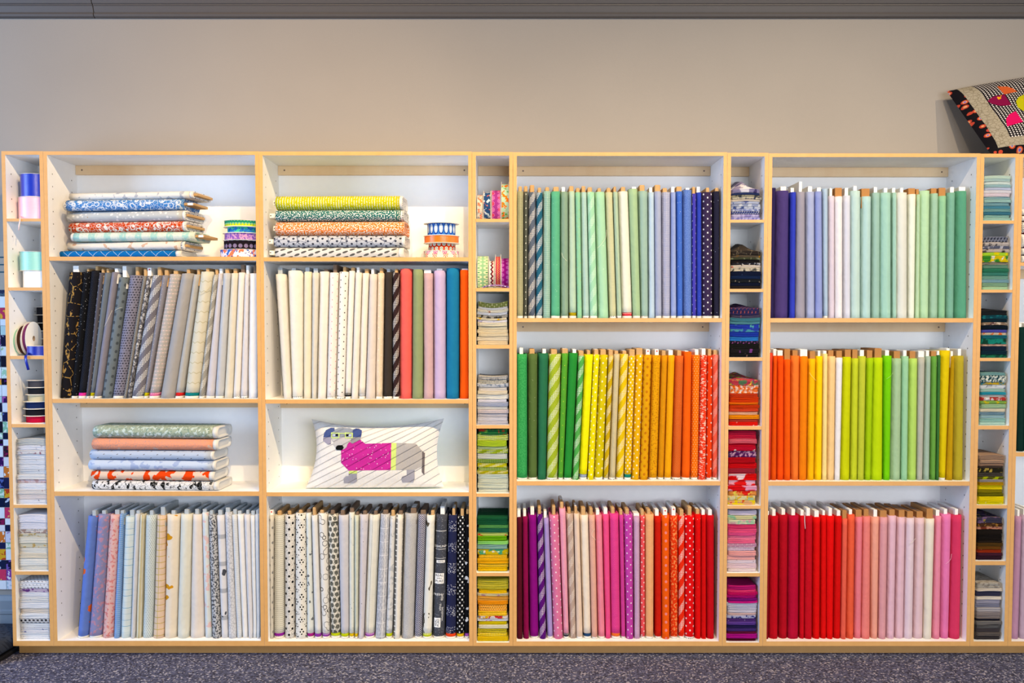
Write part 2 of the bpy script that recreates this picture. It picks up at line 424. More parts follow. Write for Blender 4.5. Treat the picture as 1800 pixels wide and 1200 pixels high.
def board_mesh(cx, wb, d, z0, z1, swap=None, r=0.0025):
    bm = bmesh.new(); bm.from_mesh(mesh('b', boxv(cx - wb / 2, cx + wb / 2, -d / 2, d / 2, z0, z1), BOXF))
    r = min(r, wb * 0.3)
    bmesh.ops.bevel(bm, geom=bm.edges[:], offset=r, segments=2, affect='EDGES', profile=0.5)
    if swap:
        for v in bm.verts: v.co = Vector(swap(tuple(v.co)))
        bmesh.ops.recalc_face_normals(bm, faces=bm.faces[:])
    me = bpy.data.meshes.new('board'); bm.to_mesh(me); bm.free(); return me
BAND = {'W': [('selvage', None, 0.011)], 'P': [('selvage', 'P', 0.011)]}
SHEETS = {}
def standing_row(case, shelf, ox, oy, s, phrase, group, items, setback=0.03, names=None):
    zs = SH[case][shelf] + 0.0004; x_lo, x_hi, _ = CX[case]
    for k, it in enumerate(items.strip().split('\n')):
        pos, brd, band, base, pat, desc = [q.strip() for q in it.split('|')]
        a = [float(q) for q in pos.split()]
        Yf = setback + (k * 7 % 5) * 0.0018
        zpx = None
        tl = U(ox + a[0] / s, oy + a[4] / s, Yf); tr = U(ox + a[1] / s, oy + a[4] / s, Yf)
        ybot = oy + (a[5] if len(a) > 5 else 0) / s
        zbase = zs
        def xat(px):                         # x at the shelf's height for a pixel column
            d = ray(px, 900); t = (Yf - CY); 
            # intersect with height zs: solve row by iteration
            lo, hi = 200.0, 1300.0
            for _ in range(30):
                m = (lo + hi) / 2
                if U(px, m, Yf).z > zbase: lo = m
                else: hi = m
            return U(px, lo, Yf).x
        bl = xat(ox + a[2] / s); br = xat(ox + a[3] / s)
        bl = max(bl, x_lo + 0.0008); br = min(br, x_hi - 0.0008)
        tlx = max(tl.x, x_lo + 0.0008); trx = min(tr.x, x_hi - 0.0008)
        cb = (bl + br) / 2; wb = br - bl; wt = trx - tlx; ct = (tlx + trx) / 2 - cb; H = tl.z - zbase
        d = 0.198
        lab = f"{desc} bolt, {ORD[k]} from left in the {phrase}"
        e = empty('fabric_bolt', (cb, Yf + d / 2, zbase), lab, 'fabric bolt', group)
        seed = (k * 0.37 + ox * 0.011 + oy * 0.017) % 9.0
        h = 0.0
        parts = []
        if band not in ('', '-'):
            hs = 0.010
            parts.append(('selvage', M_SELVP if 'P' in band else M_SELV, hs))
            m = band.replace('P', '').replace('W', '')
            if m: parts.append(('printed_band', cloth(m, 'ds:f4f0e8:6:60:0.7:3:0.2', 0.2), 0.0145))
        for nm, mt, hh in parts:
            new(nm, roll_mesh(nm, h, h + hh, wb - 0.0012, wt - 0.0012, 0, ct, H, d - 0.002, seed, 0.0004, 2), mt, e); h += hh
        body = new('fabric', roll_mesh('fabric', h, H, wb, wt, 0, ct, H, d, seed), cloth(base, pat), e)
        SHEETS[(phrase, k)] = (e, cb, wb, wt, ct, H, d, Yf, zbase)
        if brd not in ('', '-'):
            q = brd.split(); bx0 = U(ox + float(q[1]) / s, oy + a[4] / s, Yf).x; bx1 = U(ox + float(q[2]) / s, oy + a[4] / s, Yf).x
            zt = U(900, oy + float(q[3]) / s, Yf + 0.012).z - zbase
            zt = max(zt, H + 0.004)
            bw = min(max(bx1 - bx0, 0.010), wt * 0.86); bc = (bx0 + bx1) / 2 - cb
            bc = min(max(bc, ct - wt / 2 + bw / 2 + 0.002), ct + wt / 2 - bw / 2 - 0.002)
            b = new('board', board_mesh(bc, bw, 0.172, H - 0.05, zt, r=0.004 if q[0] in 'td' else 0.0015), M_BOARD[q[0]], e)
            if q[0] == 'b':
                new('board_slot', mesh('slot', boxv(bc - bw * 0.28, bc + bw * 0.28, -0.075, 0.075, zt - 0.001, zt + 0.0006), BOXF), M_BOARD['d'], b)
            elif len(q) > 4:
                r_ = 0.0035; yy = -0.0865; zc = zt - 0.008
                vs = [(bc + r_ * math.cos(t * math.pi / 6), yy, zc + r_ * math.sin(t * math.pi / 6)) for t in range(12)]
                new('red_dot', mesh('red_dot', vs, [tuple(range(12))]), plain('red_sticker', 'd84038', 0.6), b)
            elif k % 2 == 0 or q[0] in 'wg':
                ym = -0.02 + 0.03 * ((k * 5) % 4)
                new('label', mesh('label', boxv(bc - bw * 0.38, bc + bw * 0.38, ym - 0.05, ym + 0.03, zt - 0.001, zt + 0.0007), BOXF), plain('price_label_paper', 'dfe3e6', 0.5), b)

standing_row('w1', 2, 80, 450, 4.445, 'grey-to-white row', 'bolts in the grey-to-white row', '''
165 285 95 190 125|w 205 250 75|-|1c1a20|nz:b08a50:24:0.60:1.4:0.6 ve:a88850:16:0.02 nz:1c1a20:70:0.54|black fabric with gold koi print
287 345 190 240 120|t 312 330 97|W|14161c|sp:c8ccd4:110:0.13|black fabric with tiny scattered white specks
347 413 240 310 113|t 378 402 77|e0409a|191b24|pd:5a6070:6:0.7|black pin-dotted fabric with magenta base band
415 450 310 338 130|t 438 458 97|W|5c5a66|sq:f2f2f2:60:14:2.8|grey fabric with one line of white squares
452 508 338 370 130|t 465 485 97|b8b020|6f7a86||slate grey fabric with olive base band
510 560 370 425 125|w 535 560 95|W|8a8796||plain mauve-grey fabric
562 635 425 505 165|w 593 625 77|-|6f7c84|dt:4c565e:60:18:7|blue-grey fabric with large darker dots
638 755 507 605 150|t 693 720 82|W|86849a|ds:23222c:13:11:3.6:2 nz:86849a:60:0.62|lavender-grey fabric with black dashes
757 785 607 630 155|t 770 795 98|-|7d7a78|pd:d8d4c8:5:1.1|thin taupe fabric with beaded white dots
787 823 631 654 155|w 808 840 90 r|-|63636b|nz:a8a8ae:70:0.55 vr:d0d0d0:50:0.3:0.08|dark grey swirl-printed fabric
825 905 655 760 150|t 865 895 85|W|77747f|dd:f4f4f0|grey fabric with diagonal bands of white dots
907 955 761 790 150|t 920 950 105|c2b820|8d8a94|dt:e8e8e8:45:12:1.2|grey fabric with an edge line of dots
957 1045 791 873 140|t 990 1025 110|d86a9c|b9b2ac|ds:e6c8c0:14:16:5:2 nz:b9b2ac:70:0.58|greige fabric with pale pink flecks
1050 1150 876 1000 135|t 1093 1120 98|-|aba8a6||wide plain grey linen fabric
1153 1200 1001 1063 143|t 1178 1200 100|c83030|b8b6b0||light grey fabric with red base band
1202 1305 1066 1188 120|t 1245 1270 92|1f7a80|dcd6be|zz:c8bf9c:26:44:0.10:14|cream fabric with scalloped line and teal band
1307 1345 1190 1235 145|t 1318 1340 100|W|9f9c92|dd:ece8dc|taupe fabric with diagonal dot bands
1347 1380 1236 1315 135|w 1370 1395 97|W|cfccd4||pale lilac-grey fabric
1382 1440 1316 1384 133|t 1395 1425 95|W|c4c8ce||pale blue-grey fabric
1445 1500 1385 1459 133|t 1460 1490 95|-|e2dac4||cream fabric with creased foot
1503 1553 1460 1514 128|d 1520 1550 65|P|eee6dc||ivory fabric with printed selvage
1555 1585 1516 1570 140|w 1565 1585 72|P|dcd8da||narrow whitish fabric
1588 1645 1572 1645 135|d 1617 1640 70|-|eeedee||plain white fabric
''')
standing_row('w2', 2, 450, 450, 4.444, 'cream-to-brights row', 'bolts in the cream-to-brights row', '''
143 225 208 271 140|g 165 200 90|-|efe8da||plain cream fabric leaning left
235 362 273 361 112|g 275 305 93|P|efebdd||broad ivory fabric with marked selvage
370 432 363 427 122|g 382 412 87|-|eee2c2||pale butter-cream fabric
435 488 430 468 130|g 445 478 95|-|dcd8cc||pale grey-cream fabric
490 568 470 544 120|d 525 560 100|-|efe9de||ivory fabric with brown core
570 640 546 616 128|d 598 628 65|P|f2ece4|sq:e48a90:48:15.7:2.4|white fabric with small pink squares
645 720 618 688 122|t 675 700 82|P|f2eee8|sq:2a2a2a:48:15.7:2.5|white fabric with small black squares
722 771 690 738 115|t 740 770 87|202020|f0eae0||ivory fabric with black-printed base
773 825 740 795 128|w 783 805 87|-|eee6d8||cream fabric with white core label
827 881 796 850 132|t 845 875 97|b4b6bc|efe7d9||cream fabric with grey base band
883 945 851 928 140|w 897 918 97|-|e0d4ca||pinkish beige fabric with creased foot
946 1000 929 985 132|t 963 990 90|P|ecd4b4|dt:faf2e6:30:24:1.8|peach fabric with white dots
1003 1065 987 1063 125|g 1020 1045 98|W|3c342f||plain dark brown fabric
1066 1115 1065 1115 130|t 1080 1105 98|W|3a2626|dd:f2ece4|dark brown fabric with diagonal dot bands
1118 1218 1116 1214 98|-|-|ea6a64||plain coral fabric
1222 1303 1215 1303 103|g 1235 1285 97|-|8fa06c||plain sage green fabric
1305 1380 1305 1384 133|w 1310 1365 105|-|cfa8ae||dusty mauve fabric
1382 1480 1386 1482 112|w 1410 1455 97|-|c8b0dc||plain lavender fabric
1482 1587 1484 1584 93|-|-|2878a4||plain teal blue fabric
1590 1665 1587 1665 108|w 1605 1655 97|-|f0602c||plain orange-red fabric
''')
standing_row('w1', 0, 80, 860, 4.0, 'pastel row', 'bolts in the pastel row', '''
288 355 210 289 190|g 320 345 148|W|6a84cc|nz:e06a3c:18:0.65|periwinkle fabric with orange spots
358 440 290 384 178|g 388 415 148|W|8a8cc0|nz:c08aa8:60:0.56|blue-violet fabric speckled pink
443 517 386 469 180|g 480 510 143|-|ecb8b0|nz:dc8c88:70:0.56|coral pink mottled fabric
519 546 471 514 175|g 530 555 148|-|7aa4dc|hs:98bae4:9:0.4|narrow sky blue fabric
548 622 516 590 190|g 585 615 145|-|dfeaea|gr:70a8cc:60:27:0.9 hs:c4dcdc:5:0.3|pale fabric with blue grid lines
625 659 592 625 175|g 630 655 148|-|d8dade||narrow pale grey fabric
661 690 626 668 178|-|-|cfc496|vs:e4dfc8:18:0.5|narrow olive-cream fabric
692 770 672 745 185|g 725 750 148|-|d2e0e0|ds:8090a0:9:8:1:2.5|pale aqua fabric with dotted columns
776 836 748 824 185|g 805 835 122|-|eccdb0|gr:c0a84c:40:27:1.2|peach fabric with olive grid
838 936 826 914 180|g 878 905 148|-|f2e4cc|nz:d89a34:12:0.63|cream fabric with ochre patch
940 1022 916 1000 178|g 970 1000 140|-|e6e6d6||pale ivory-sage fabric
1027 1092 1001 1108 180|g 1045 1070 138|-|ece2d8||pinkish cream fabric
1094 1139 1116 1164 165|g 1098 1125 138|-|dfe8ea|nz:ecc8c8:30:0.6|pale blue and pink fabric
1140 1192 1165 1228 180|g 1148 1170 148|-|c4c6ca|nz:52565e:110:0.52|grey and black speckled fabric
1195 1254 1229 1281 185|g 1207 1235 145|-|e4e4e8|hs:b4b8c0:120:0.16 nz:4a4e58:12:0.66|whitish fabric with grey block print
1255 1304 1282 1339 165|g 1260 1290 128|-|dadce2|ve:b4b8c2:70:0.05|pale grey crackle fabric
1305 1341 1340 1378 180|g 1315 1340 140|-|dfe3e6|hs:ccd4da:8:0.3|pale striped grey fabric
1342 1389 1379 1421 178|g 1345 1370 150|-|f0f0f0||plain bright white fabric
1390 1434 1422 1455 180|g 1405 1425 145|-|e2e0e2||off-white fabric
1435 1469 1456 1483 185|g 1440 1465 150|-|ecedec||narrow white fabric
1470 1494 1484 1502 178|g 1478 1492 145|-|e6eaee||last white fabric
''')
standing_row('w2', 0, 450, 860, 4.0, 'black-and-white print row', 'bolts in the black-and-white print row', '''
75 121 84 117 185|w 88 112 145 r|-|dcd6c8|dt:8c8c88:40:33:6.3|pale fabric with large grey dots
123 191 118 191 185|t 145 172 150|8a2a9c|e6e4d4|zz:bcb8a4:14:9:0.22:5|off-white scallop-printed fabric
193 269 195 265 182|t 217 240 150|-|e6e2da|sp:8c8c88:200:0.3 dt:141414:34:26:5.4|speckled white fabric with black dots
271 345 267 355 172|t 295 320 145|-|efece2|dt:161616:14:11:3.9 dl:efece2:52:0.36|white fabric with black dot clusters
347 383 356 405 168|d 352 378 140|a02a80|e4ebe6|nz:70787c:34:0.64|pale fabric with bird sketches
385 428 406 458 185|t 393 415 125|8a3aa0|e8e8e6|vs:b0b0b4:40:0.2|white fabric with grey strip
430 495 459 516 170|t 445 470 145|8a3aa0|ecebe6|vr:5a5a5a:32:0.42:0.035|white fabric with outlined rings
497 571 518 591 178|d 520 548 145|b8c418|e8e4d6|dt:6c6e66:25:24:9.6 ve:4a4c46:60:0.03|cream fabric with grey leaf discs
573 649 592 650 185|d 590 618 148|b8c418|d0cfd8||plain lilac-grey fabric with lime band
651 689 651 689 165|d 665 695 125|d8b820|e2e6dc|sp:707870:60:0.1|narrow speckled white fabric
690 720 690 714 185|d 700 718 160|d8b820|d6dcc8||narrow folded sage-white fabric
722 786 715 756 180|d 748 775 150|-|d4d0da|sp:8a8690:50:0.1|lilac-grey flecked fabric
789 867 757 829 182|d 825 850 150|9a50ac|eceade|ds:2a2a30:28:6:1:2.2:0 hs:dcdccc:6:0.3|white fabric with dotted black lines
872 938 833 907 178|d 890 925 145|-|d2d4dc|tx:8a90a0:40:5:420 gr:f0f0f4:36:60:1.4|grey newsprint-patterned fabric
939 979 909 956 190|t 948 972 145|b8c418|dfe0e0|nz:c0c4c8:40:0.55|whitish fabric with lime base band
981 1033 961 1011 180|d 1000 1028 150|-|efeade|ds:7c7a74:44:24:6.5:9.5:0|cream fabric with grey half-discs
1040 1132 1015 1106 172|d 1085 1125 130|-|e6e6e6|zz:6c6c74:48:5.2:0.42:46|grey and white chevron-lined fabric
1136 1195 1110 1166 178|d 1155 1192 145|W|34325a|ds:e8e8ee:11:4.6:3.8:1.1|navy fabric with white dashes
1197 1256 1168 1233 185|t 1230 1255 148|b8c418|efeee4|nz:5c5240:20:0.63:1.3:0.7|white fabric with brown branches
1262 1345 1237 1325 180|w 1295 1325 120|W|4a4e5a|sp:8a90a0:120:0.2|charcoal fabric printed with white words
1351 1413 1329 1406 185|t 1378 1398 135|e04a2c|262a4c|sp:d8dae8:190:0.33 hs:262a4c:94:0.5|navy fabric with speckled blocks
1417 1465 1407 1463 190|t 1437 1460 135|e0b420|17171c|dt:f2f2ee:25:13:4.2|black fabric with white polka dots
1467 1498 1465 1498 178|t 1478 1496 140|9a50b0|15151a|nz:f0f0f0:30:0.62|black fabric with white motifs
''')
standing_row('w3', 1, 890, 260, 3.75, 'green-to-navy row', 'bolts in the green-to-navy row', '''
65 114 65 113 285|t 80 103 252|W|8a8a5c|gg:d8d6b4:5:1.3|khaki fabric with fine pale check
116 143 115 139 287|t 120 145 250|W|5a6058|sq:ecece4:60:15:2.6|narrow dark grey-green fabric with white squares
145 195 141 192 290|t 155 185 243|W|5a6880|dd:f0ece8|slate fabric with diagonal dot bands
197 241 194 239 292|t 207 230 260|W|2c627c|dd:ececec|deep teal fabric with diagonal dot bands
243 293 241 292 283|t 257 283 257|-|6aa898|gg:dcece4:6:1.5|teal fabric with fine pale check
295 357 293 357 285|t 310 347 255|W|62b08c|sp:b8dcc8:60:0.08|jade green fabric
358 409 359 411 287|w 365 388 257|W|86a890||grey-green linen fabric
411 453 413 466 285|t 415 445 250|a09020|b4d4bc|pd:94b49c:5:0.9|pale green pin-dotted fabric with olive band
455 490 468 500 290|t 460 485 262|-|8ad0a4|dt:c8a838:34:19:1.4|mint fabric with gold dots
491 531 502 549 290|t 497 523 250|P|b4d8d0|hs:9cc4bc:5:0.4|pale aqua fabric
533 583 551 604 288|t 537 567 258|W|9cdcb4|dd:d4f0dc|mint fabric with paler diagonal dots
585 651 606 679 288|t 602 627 263|-|a4dcb4|sp:d8f0dc:50:0.1|wide mint fabric with white flecks
653 703 681 729 290|t 663 690 262|P|c0c494|hs:d4d4ac:5:0.4|pale khaki fabric
705 736 731 763 288|t 707 725 253|P|b0ccac||narrow pale sage fabric
738 805 765 834 285|t 757 787 255|d03040|e6e8da||ivory fabric with red base band
806 868 836 888 268|w 830 858 255|W|a4c898||plain sage fabric
870 935 890 938 282|t 880 915 243|P|98bcb0||blue-sage fabric
936 976 940 982 290|w 945 965 260|-|b4d0e8||light sky blue fabric
978 1024 984 1028 285|t 975 1013 242|W|a4aed0||grey-periwinkle fabric
1026 1085 1030 1084 290|t 1033 1063 263|P|8a94c0|gg:dcdcec:5.5:1.5|lilac-blue fabric with fine check
1087 1119 1086 1124 290|w 1090 1112 255|W|94a8e4||light periwinkle fabric
1121 1163 1126 1167 285|t 1120 1160 253|W|4a70cc|sp:b4c8f0:70:0.1|blue fabric with pale flecks
1165 1227 1168 1227 275|w 1185 1210 262|W|5a78c0|nz:6c88cc:200:0.5|royal blue linen-look fabric
1228 1252 1228 1253 300|t 1228 1248 255|P|5048b4|sq:ececf8:44:18:2.6|narrow violet fabric with white squares
1254 1289 1255 1291 292|w 1258 1280 255|W|3446b4|sp:8090dc:80:0.08|cobalt blue fabric
1291 1364 1293 1365 290|t 1320 1343 260|W|382c4c|sq:f0f0f4:40:15:3.2|aubergine fabric with white squares
1366 1410 1367 1408 285|t 1380 1405 262|W|24243c|sp:b0b0c8:60:0.09|dark navy fabric with white flecks
''')
standing_row('w3', 2, 890, 560, 4.0, 'green-to-orange row', 'bolts in the green-to-orange row', '''
68 148 70 150 250|w 93 118 205|W|3a9a58|nz:48a864:150:0.5|wide kelly green fabric
150 221 153 217 248|t 163 200 213|W|587040|sp:a8b48c:60:0.09|olive green flecked fabric
223 298 219 280 245|w 255 280 213|-|2f7050||dark green fabric
300 388 281 362 250|t 315 358 215|P|a0b43c|dd:f0f4d8|lime fabric with diagonal dot bands
390 438 364 401 245|t 393 435 210|W|5ca43c|dt:d0d850:36:26:1.8|grass green fabric with yellow dots
440 505 403 461 243|w 468 493 215|W|2f8c3c||plain emerald green fabric
507 551 463 509 262|t 508 543 225|-|56a854|dd:e0f4d8|green fabric with diagonal dot bands
553 614 511 569 253|t 568 592 220|8c9cc0|f8ee10||bright lemon yellow fabric
616 658 571 616 253|t 620 650 215|-|ece020|dt:fcfcd8:32:18:3.6|lemon fabric with white dots
660 718 618 683 255|t 655 695 215|P|d4c434|sq:fcf8d8:38:20:3.6|mustard-lime fabric with white squares
720 756 685 719 260|t 710 753 218|W|c8a81c|dd:f4ecc4|narrow ochre fabric with diagonal dots
758 800 721 769 250|t 762 790 225|P|d0c08c|pd:ece2c0:5:0.9|beige pin-dotted fabric
802 862 771 828 250|t 820 848 225|W|e4c41c|dd:fcf4cc|yellow fabric with diagonal dot bands
864 910 830 880 262|t 848 892 215|207c70|e8bc10|dt:faf4d4:22:13:3.8|golden fabric with large white dots
912 966 881 938 255|t 900 950 207|-|e8b414|sq:fcf8dc:34:17:3.3|golden fabric with white squares
968 1026 940 999 255|w 985 1013 215 r|-|e0a414|dt:c47c1c:38:18:6.3|golden fabric with brown dots
1028 1090 1002 1063 258|w 1048 1075 215 r|W|e4a41c|nz:c4841c:140:0.56|amber speckled fabric
1092 1137 1065 1109 260|t 1097 1125 223|W|d89418|sp:f0bc54:70:0.1|ochre fabric with fine flecks
1139 1188 1112 1162 258|w 1145 1175 220|W|f4ac0c||plain amber fabric
1190 1252 1165 1231 262|t 1205 1235 222|P|d06028|pd:e89060:5:1.1|rust fabric with fine dots
1254 1308 1235 1296 233|w 1262 1285 226|W|f46a10||plain vivid orange fabric
1310 1367 1298 1350 257|w 1330 1355 215|W|f07818|dt:f4b478:14:10:2.2|orange fabric with pale dot lines
1369 1416 1351 1407 257|w 1378 1405 210|-|e84a34|nz:f8c8b0:60:0.56:1:2.4|red-orange fabric with white brushed bands
1418 1450 1409 1448 262|t 1423 1447 212|W|f04a20|sq:fcf0e4:46:20:3.2|red-orange fabric with white squares
1452 1494 1450 1488 255|t 1460 1490 220|P|ec6450|dd:f8b4a4|coral fabric with pale diagonal dots
''')
standing_row('w3', 0, 890, 840, 3.87, 'plum-to-red row', 'bolts in the plum-to-red row', '''
65 108 62 112 270|w 73 95 220|-|541424||dark maroon fabric
110 147 114 156 265|w 115 135 220|-|8e1450||wine magenta fabric
149 207 160 222 255|w 165 190 200|W|8c1484||plain vivid purple fabric
209 250 225 274 250|t 215 237 195|-|5c1a78|dd:ecd8f0|violet fabric with diagonal dot bands
252 290 277 319 275|w 255 275 225|W|ac94dc||lavender fabric
292 358 321 387 255|t 313 335 190|-|dc7ca4|sq:fce8f0:44:17.5:3.2|rose pink fabric with white squares
360 405 389 428 210|t 367 390 165|303040|ec8cac|gg:f8ccd8:4.5:1.3|pink finely checked fabric raised above others
407 458 432 476 245|t 417 440 205|-|c0a494|dd:f0e2d4|taupe fabric with diagonal dot bands
460 498 478 522 245|t 465 483 195|P|f0d0b4|pd:f8e4d0:5:1.1|pale peach pin-dotted fabric
500 560 525 580 255|t 510 540 200|284870|f4e4d0||ivory fabric with navy base band
562 605 583 623 255|t 567 590 205|W|f0b49c|pd:d88c74:5:1.0|peach fabric with fine dots
606 652 625 673 255|w 612 635 215|W|f090a4||plain candy pink fabric
654 701 675 713 250|w 665 690 205|-|ec5a90||plain hot pink fabric
703 767 715 780 245|t 715 740 200|e07038|e04890|pd:f078ac:6:1.0|wide hot pink fabric with orange band
768 798 782 813 255|t 770 792 215|W|d44c9c||narrow magenta-pink fabric
800 863 816 868 250|t 812 838 210|-|c44cac|sq:f4d8f0:36:17:2.9|orchid fabric with white squares
865 910 872 911 262|w 865 908 240|-|c07cb8|gg:f0dcec:5:1.4|orchid finely checked fabric
912 944 912 946 258|t 917 940 215|W|ec5a60|dt:fce8e0:26:18:3.3|coral fabric with white dots
946 1008 948 1005 250|t 960 985 212|W|f0a468|gg:f8d0a8:5:1.3|orange-peach finely checked fabric
1010 1056 1012 1058 262|w 1015 1040 215|W|cc2c14||plain brick red fabric
1058 1113 1060 1115 258|w 1070 1098 210 r|-|f06414|dt:f08c8c:60:18:6.3|orange fabric with pink dots
1115 1169 1118 1170 260|w 1128 1155 200 r|W|e4441c|nz:f49058:90:0.55|red-orange fabric with mottled print
1171 1215 1173 1216 260|t 1183 1210 215|W|ec3a18|dd:fce8dc|orange-red fabric with diagonal dot bands
1217 1283 1217 1283 258|t 1238 1265 195|P|e42028|sq:fcf0ec:40:17:3.5|red fabric with white squares
1285 1328 1284 1327 250|t 1293 1318 212|-|e4201c|sp:f4a08c:60:0.09|red fabric with tiny specks
1330 1361 1328 1362 255|w 1333 1355 215|-|d81424||narrow plain red fabric
1363 1418 1365 1418 258|w 1377 1403 215|-|c80c28||plain crimson fabric
''')
standing_row('w4', 1, 1330, 260, 3.75, 'indigo-to-green solids row', 'bolts in the indigo-to-green solids row', '''
93 132 85 117 262|-|-|2c2450||narrow deep indigo fabric
134 223 119 217 280|w 163 200 253|-|4c3f7c||wide indigo-purple fabric
225 265 218 258 290|w 230 252 262|-|3844bc||cobalt blue fabric
267 326 260 328 288|w 285 305 220|-|9c98ac||grey-mauve fabric
328 388 330 390 287|w 345 372 252|-|a4b0dc||light periwinkle fabric
390 435 392 441 285|w 405 430 260|-|8c9ce0||mid periwinkle fabric
437 474 443 474 267|-|W|a8c4e0||narrow sky blue fabric
477 518 476 519 315|w 487 505 265|-|d8cce0||pale mauve fabric
520 573 521 573 318|b 513 570 262|-|eeeaf0||white fabric with brown core
575 625 575 625 312|w 587 610 262|-|d4d8ec||pale lilac fabric
627 692 627 691 280|w 645 668 250|-|bcdcd8||pale aqua fabric
695 765 693 760 318|b 693 747 267|-|b0d8d8||aqua fabric with brown core
767 820 763 819 293|w 780 803 257|-|98c4b8||grey-green fabric
822 896 821 896 293|w 847 870 263|-|a0d4c4||wide seafoam fabric
898 926 898 926 293|w 897 918 262|-|a4d4c4||narrow seafoam fabric
928 1003 928 1002 292|w 955 975 262|-|dfe2da||wide ivory-grey fabric
1005 1058 1004 1045 303|b 985 1050 265|-|e8f0e0||cream-white fabric with brown core
1059 1081 1046 1078 305|b 1050 1078 270|-|b8dcb0||narrow pale green fabric
1083 1152 1080 1141 280|-|-|b4e0b0||light spring green fabric
1154 1205 1143 1203 298|b 1158 1195 265|-|9cc8ac||sage green fabric with brown core
1207 1258 1204 1249 315|b 1200 1250 262|-|90cc9c||mint green fabric with brown core
1260 1318 1252 1306 293|w 1285 1310 257|-|74b49c||teal green fabric
1320 1398 1309 1398 282|w 1343 1385 257|-|5c9c80||wide deep sea-green fabric
''')
standing_row('w4', 2, 1330, 560, 4.0, 'orange-to-olive solids row', 'bolts in the orange-to-olive solids row', '''
83 118 73 100 242|w 85 98 215|-|d84c38||brick red fabric
120 148 101 144 262|w 122 142 212|-|e45c20||dark orange fabric
150 195 146 194 262|w 152 188 222|-|f45a18||vivid red-orange fabric
197 244 195 243 288|b 203 243 213|-|f0642c||coral-orange fabric with brown core
246 308 245 300 262|b 258 295 222|-|f08040||light orange fabric with brown core
310 368 302 357 265|w 305 357 215|-|f0881c||plain orange fabric
370 421 359 408 283|b 383 420 228|-|fcc00c||golden yellow fabric with brown core
423 471 410 463 265|w 437 455 225|-|fcd40c||pure yellow fabric
473 504 465 497 248|w 475 497 225|-|fce49c||pale yellow fabric
506 562 498 551 265|b 510 548 222|-|f4d098||peach fabric with brown core
564 611 553 591 275|b 570 610 225|-|f2eef0||white fabric with brown core
613 673 593 661 270|b 628 670 217|-|ccd434||yellow-green fabric with loose corner
675 723 663 713 280|b 680 717 217|-|c8d444||lime fabric with brown core
725 776 715 761 265|w 735 763 220|-|c4cc4c||olive-lime fabric with white core
778 829 763 808 277|b 783 822 222|-|a8cc14||vivid lime green fabric
831 897 809 896 275|b 838 887 208|-|c0dc24||wide chartreuse fabric
899 960 898 943 262|w 912 940 222|-|7cd024||bright apple green fabric
962 1028 945 1020 280|b 973 1017 228|-|a8cc9c||sage fabric with brown core
1030 1077 1022 1066 265|w 1040 1063 222|-|9cd8a4||mint green fabric
1079 1140 1068 1131 280|b 1085 1125 228|-|b8dc74||light lime fabric with flared corner
1142 1191 1133 1171 272|w 1147 1187 228|-|bcbcac||grey-beige fabric
1193 1231 1173 1221 265|w 1200 1223 222|-|a4c0ac||sage grey fabric
1233 1276 1223 1264 265|b 1237 1275 228|-|6ca44c||leaf green fabric
1277 1298 1265 1284 258|w 1277 1293 225|-|44783c||narrow dark green fabric
1300 1373 1286 1335 225|w 1345 1367 207|W|e0c81c||mustard yellow fabric raised above neighbours
1374 1393 1337 1385 265|w 1376 1384 228|-|c49c28||ochre fabric
1395 1471 1388 1461 262|w 1425 1447 212|-|b4a43c||wide olive fabric
''')
standing_row('w4', 0, 1330, 840, 3.87, 'crimson-to-pink solids row', 'bolts in the crimson-to-pink solids row', '''
65 97 55 83 258|w 65 85 225|-|8c1024||dark red fabric
98 155 85 151 262|w 112 135 213|-|c40c2c||crimson fabric
157 220 153 213 255|w 175 200 210|-|b8142c||deep crimson fabric
222 296 215 292 258|w 243 268 210|-|bc1c3c||wide raspberry red fabric
298 333 294 326 260|w 305 327 218|-|d0102c||narrow crimson fabric with hanging thread
335 387 328 383 262|w 345 370 205|-|c8102c||crimson fabric beside hanging thread
389 440 385 435 270|w 400 430 222|-|e40c14||bright red fabric with low top
442 479 437 478 258|w 455 472 220|-|e00c10||narrow bright red fabric
481 536 480 524 262|w 497 520 205|-|ec1008||vivid scarlet fabric
538 587 526 574 262|w 553 577 220|-|d80c10||red fabric
589 623 576 611 280|b 580 618 220|-|f06c58||salmon fabric with brown core
625 676 613 666 252|w 635 657 213|-|f0684c||orange-coral fabric
678 728 667 715 268|b 677 718 217|-|ec8490||salmon pink fabric
730 781 717 778 265|b 737 770 212|-|f08a84||light salmon fabric
783 842 780 828 268|w 803 828 215|-|f4ac98||peach fabric with white core
845 899 833 886 270|b 848 893 222|-|eca0a8||rose fabric with brown core
901 959 888 943 260|b 910 948 215|-|f0bcd0||light pink fabric
962 1019 946 1006 270|b 975 1015 220|-|f0c0d0||baby pink fabric
1025 1083 1008 1069 275|b 1033 1073 228|-|f0d4e0||very pale pink fabric
1088 1151 1071 1138 275|b 1097 1140 228|-|f0c8d0||pale shell pink fabric
1156 1221 1140 1198 280|b 1165 1208 210|-|f4e8d4||cream fabric with brown core
1223 1264 1199 1253 262|w 1228 1253 217|-|f094ac||candy pink fabric
1266 1335 1255 1314 250|w 1283 1307 210|-|ec84b8||orchid pink fabric
1337 1408 1317 1396 255|w 1358 1380 210|-|d84468||wide rose red fabric
''')
standing_row('w5', 2, 1330, 560, 4.0, 'right-edge dark green row', 'bolts in the right-edge dark green row', '''
1852 1905 1836 1885 60|w 1855 1875 32|-|12302c||very dark green fabric
1907 1965 1887 1945 60|w 1925 1945 30|-|185048||deep teal green fabric
1967 2030 1947 2010 64|w 1985 2005 34|-|1c5c64||dark teal fabric
''')
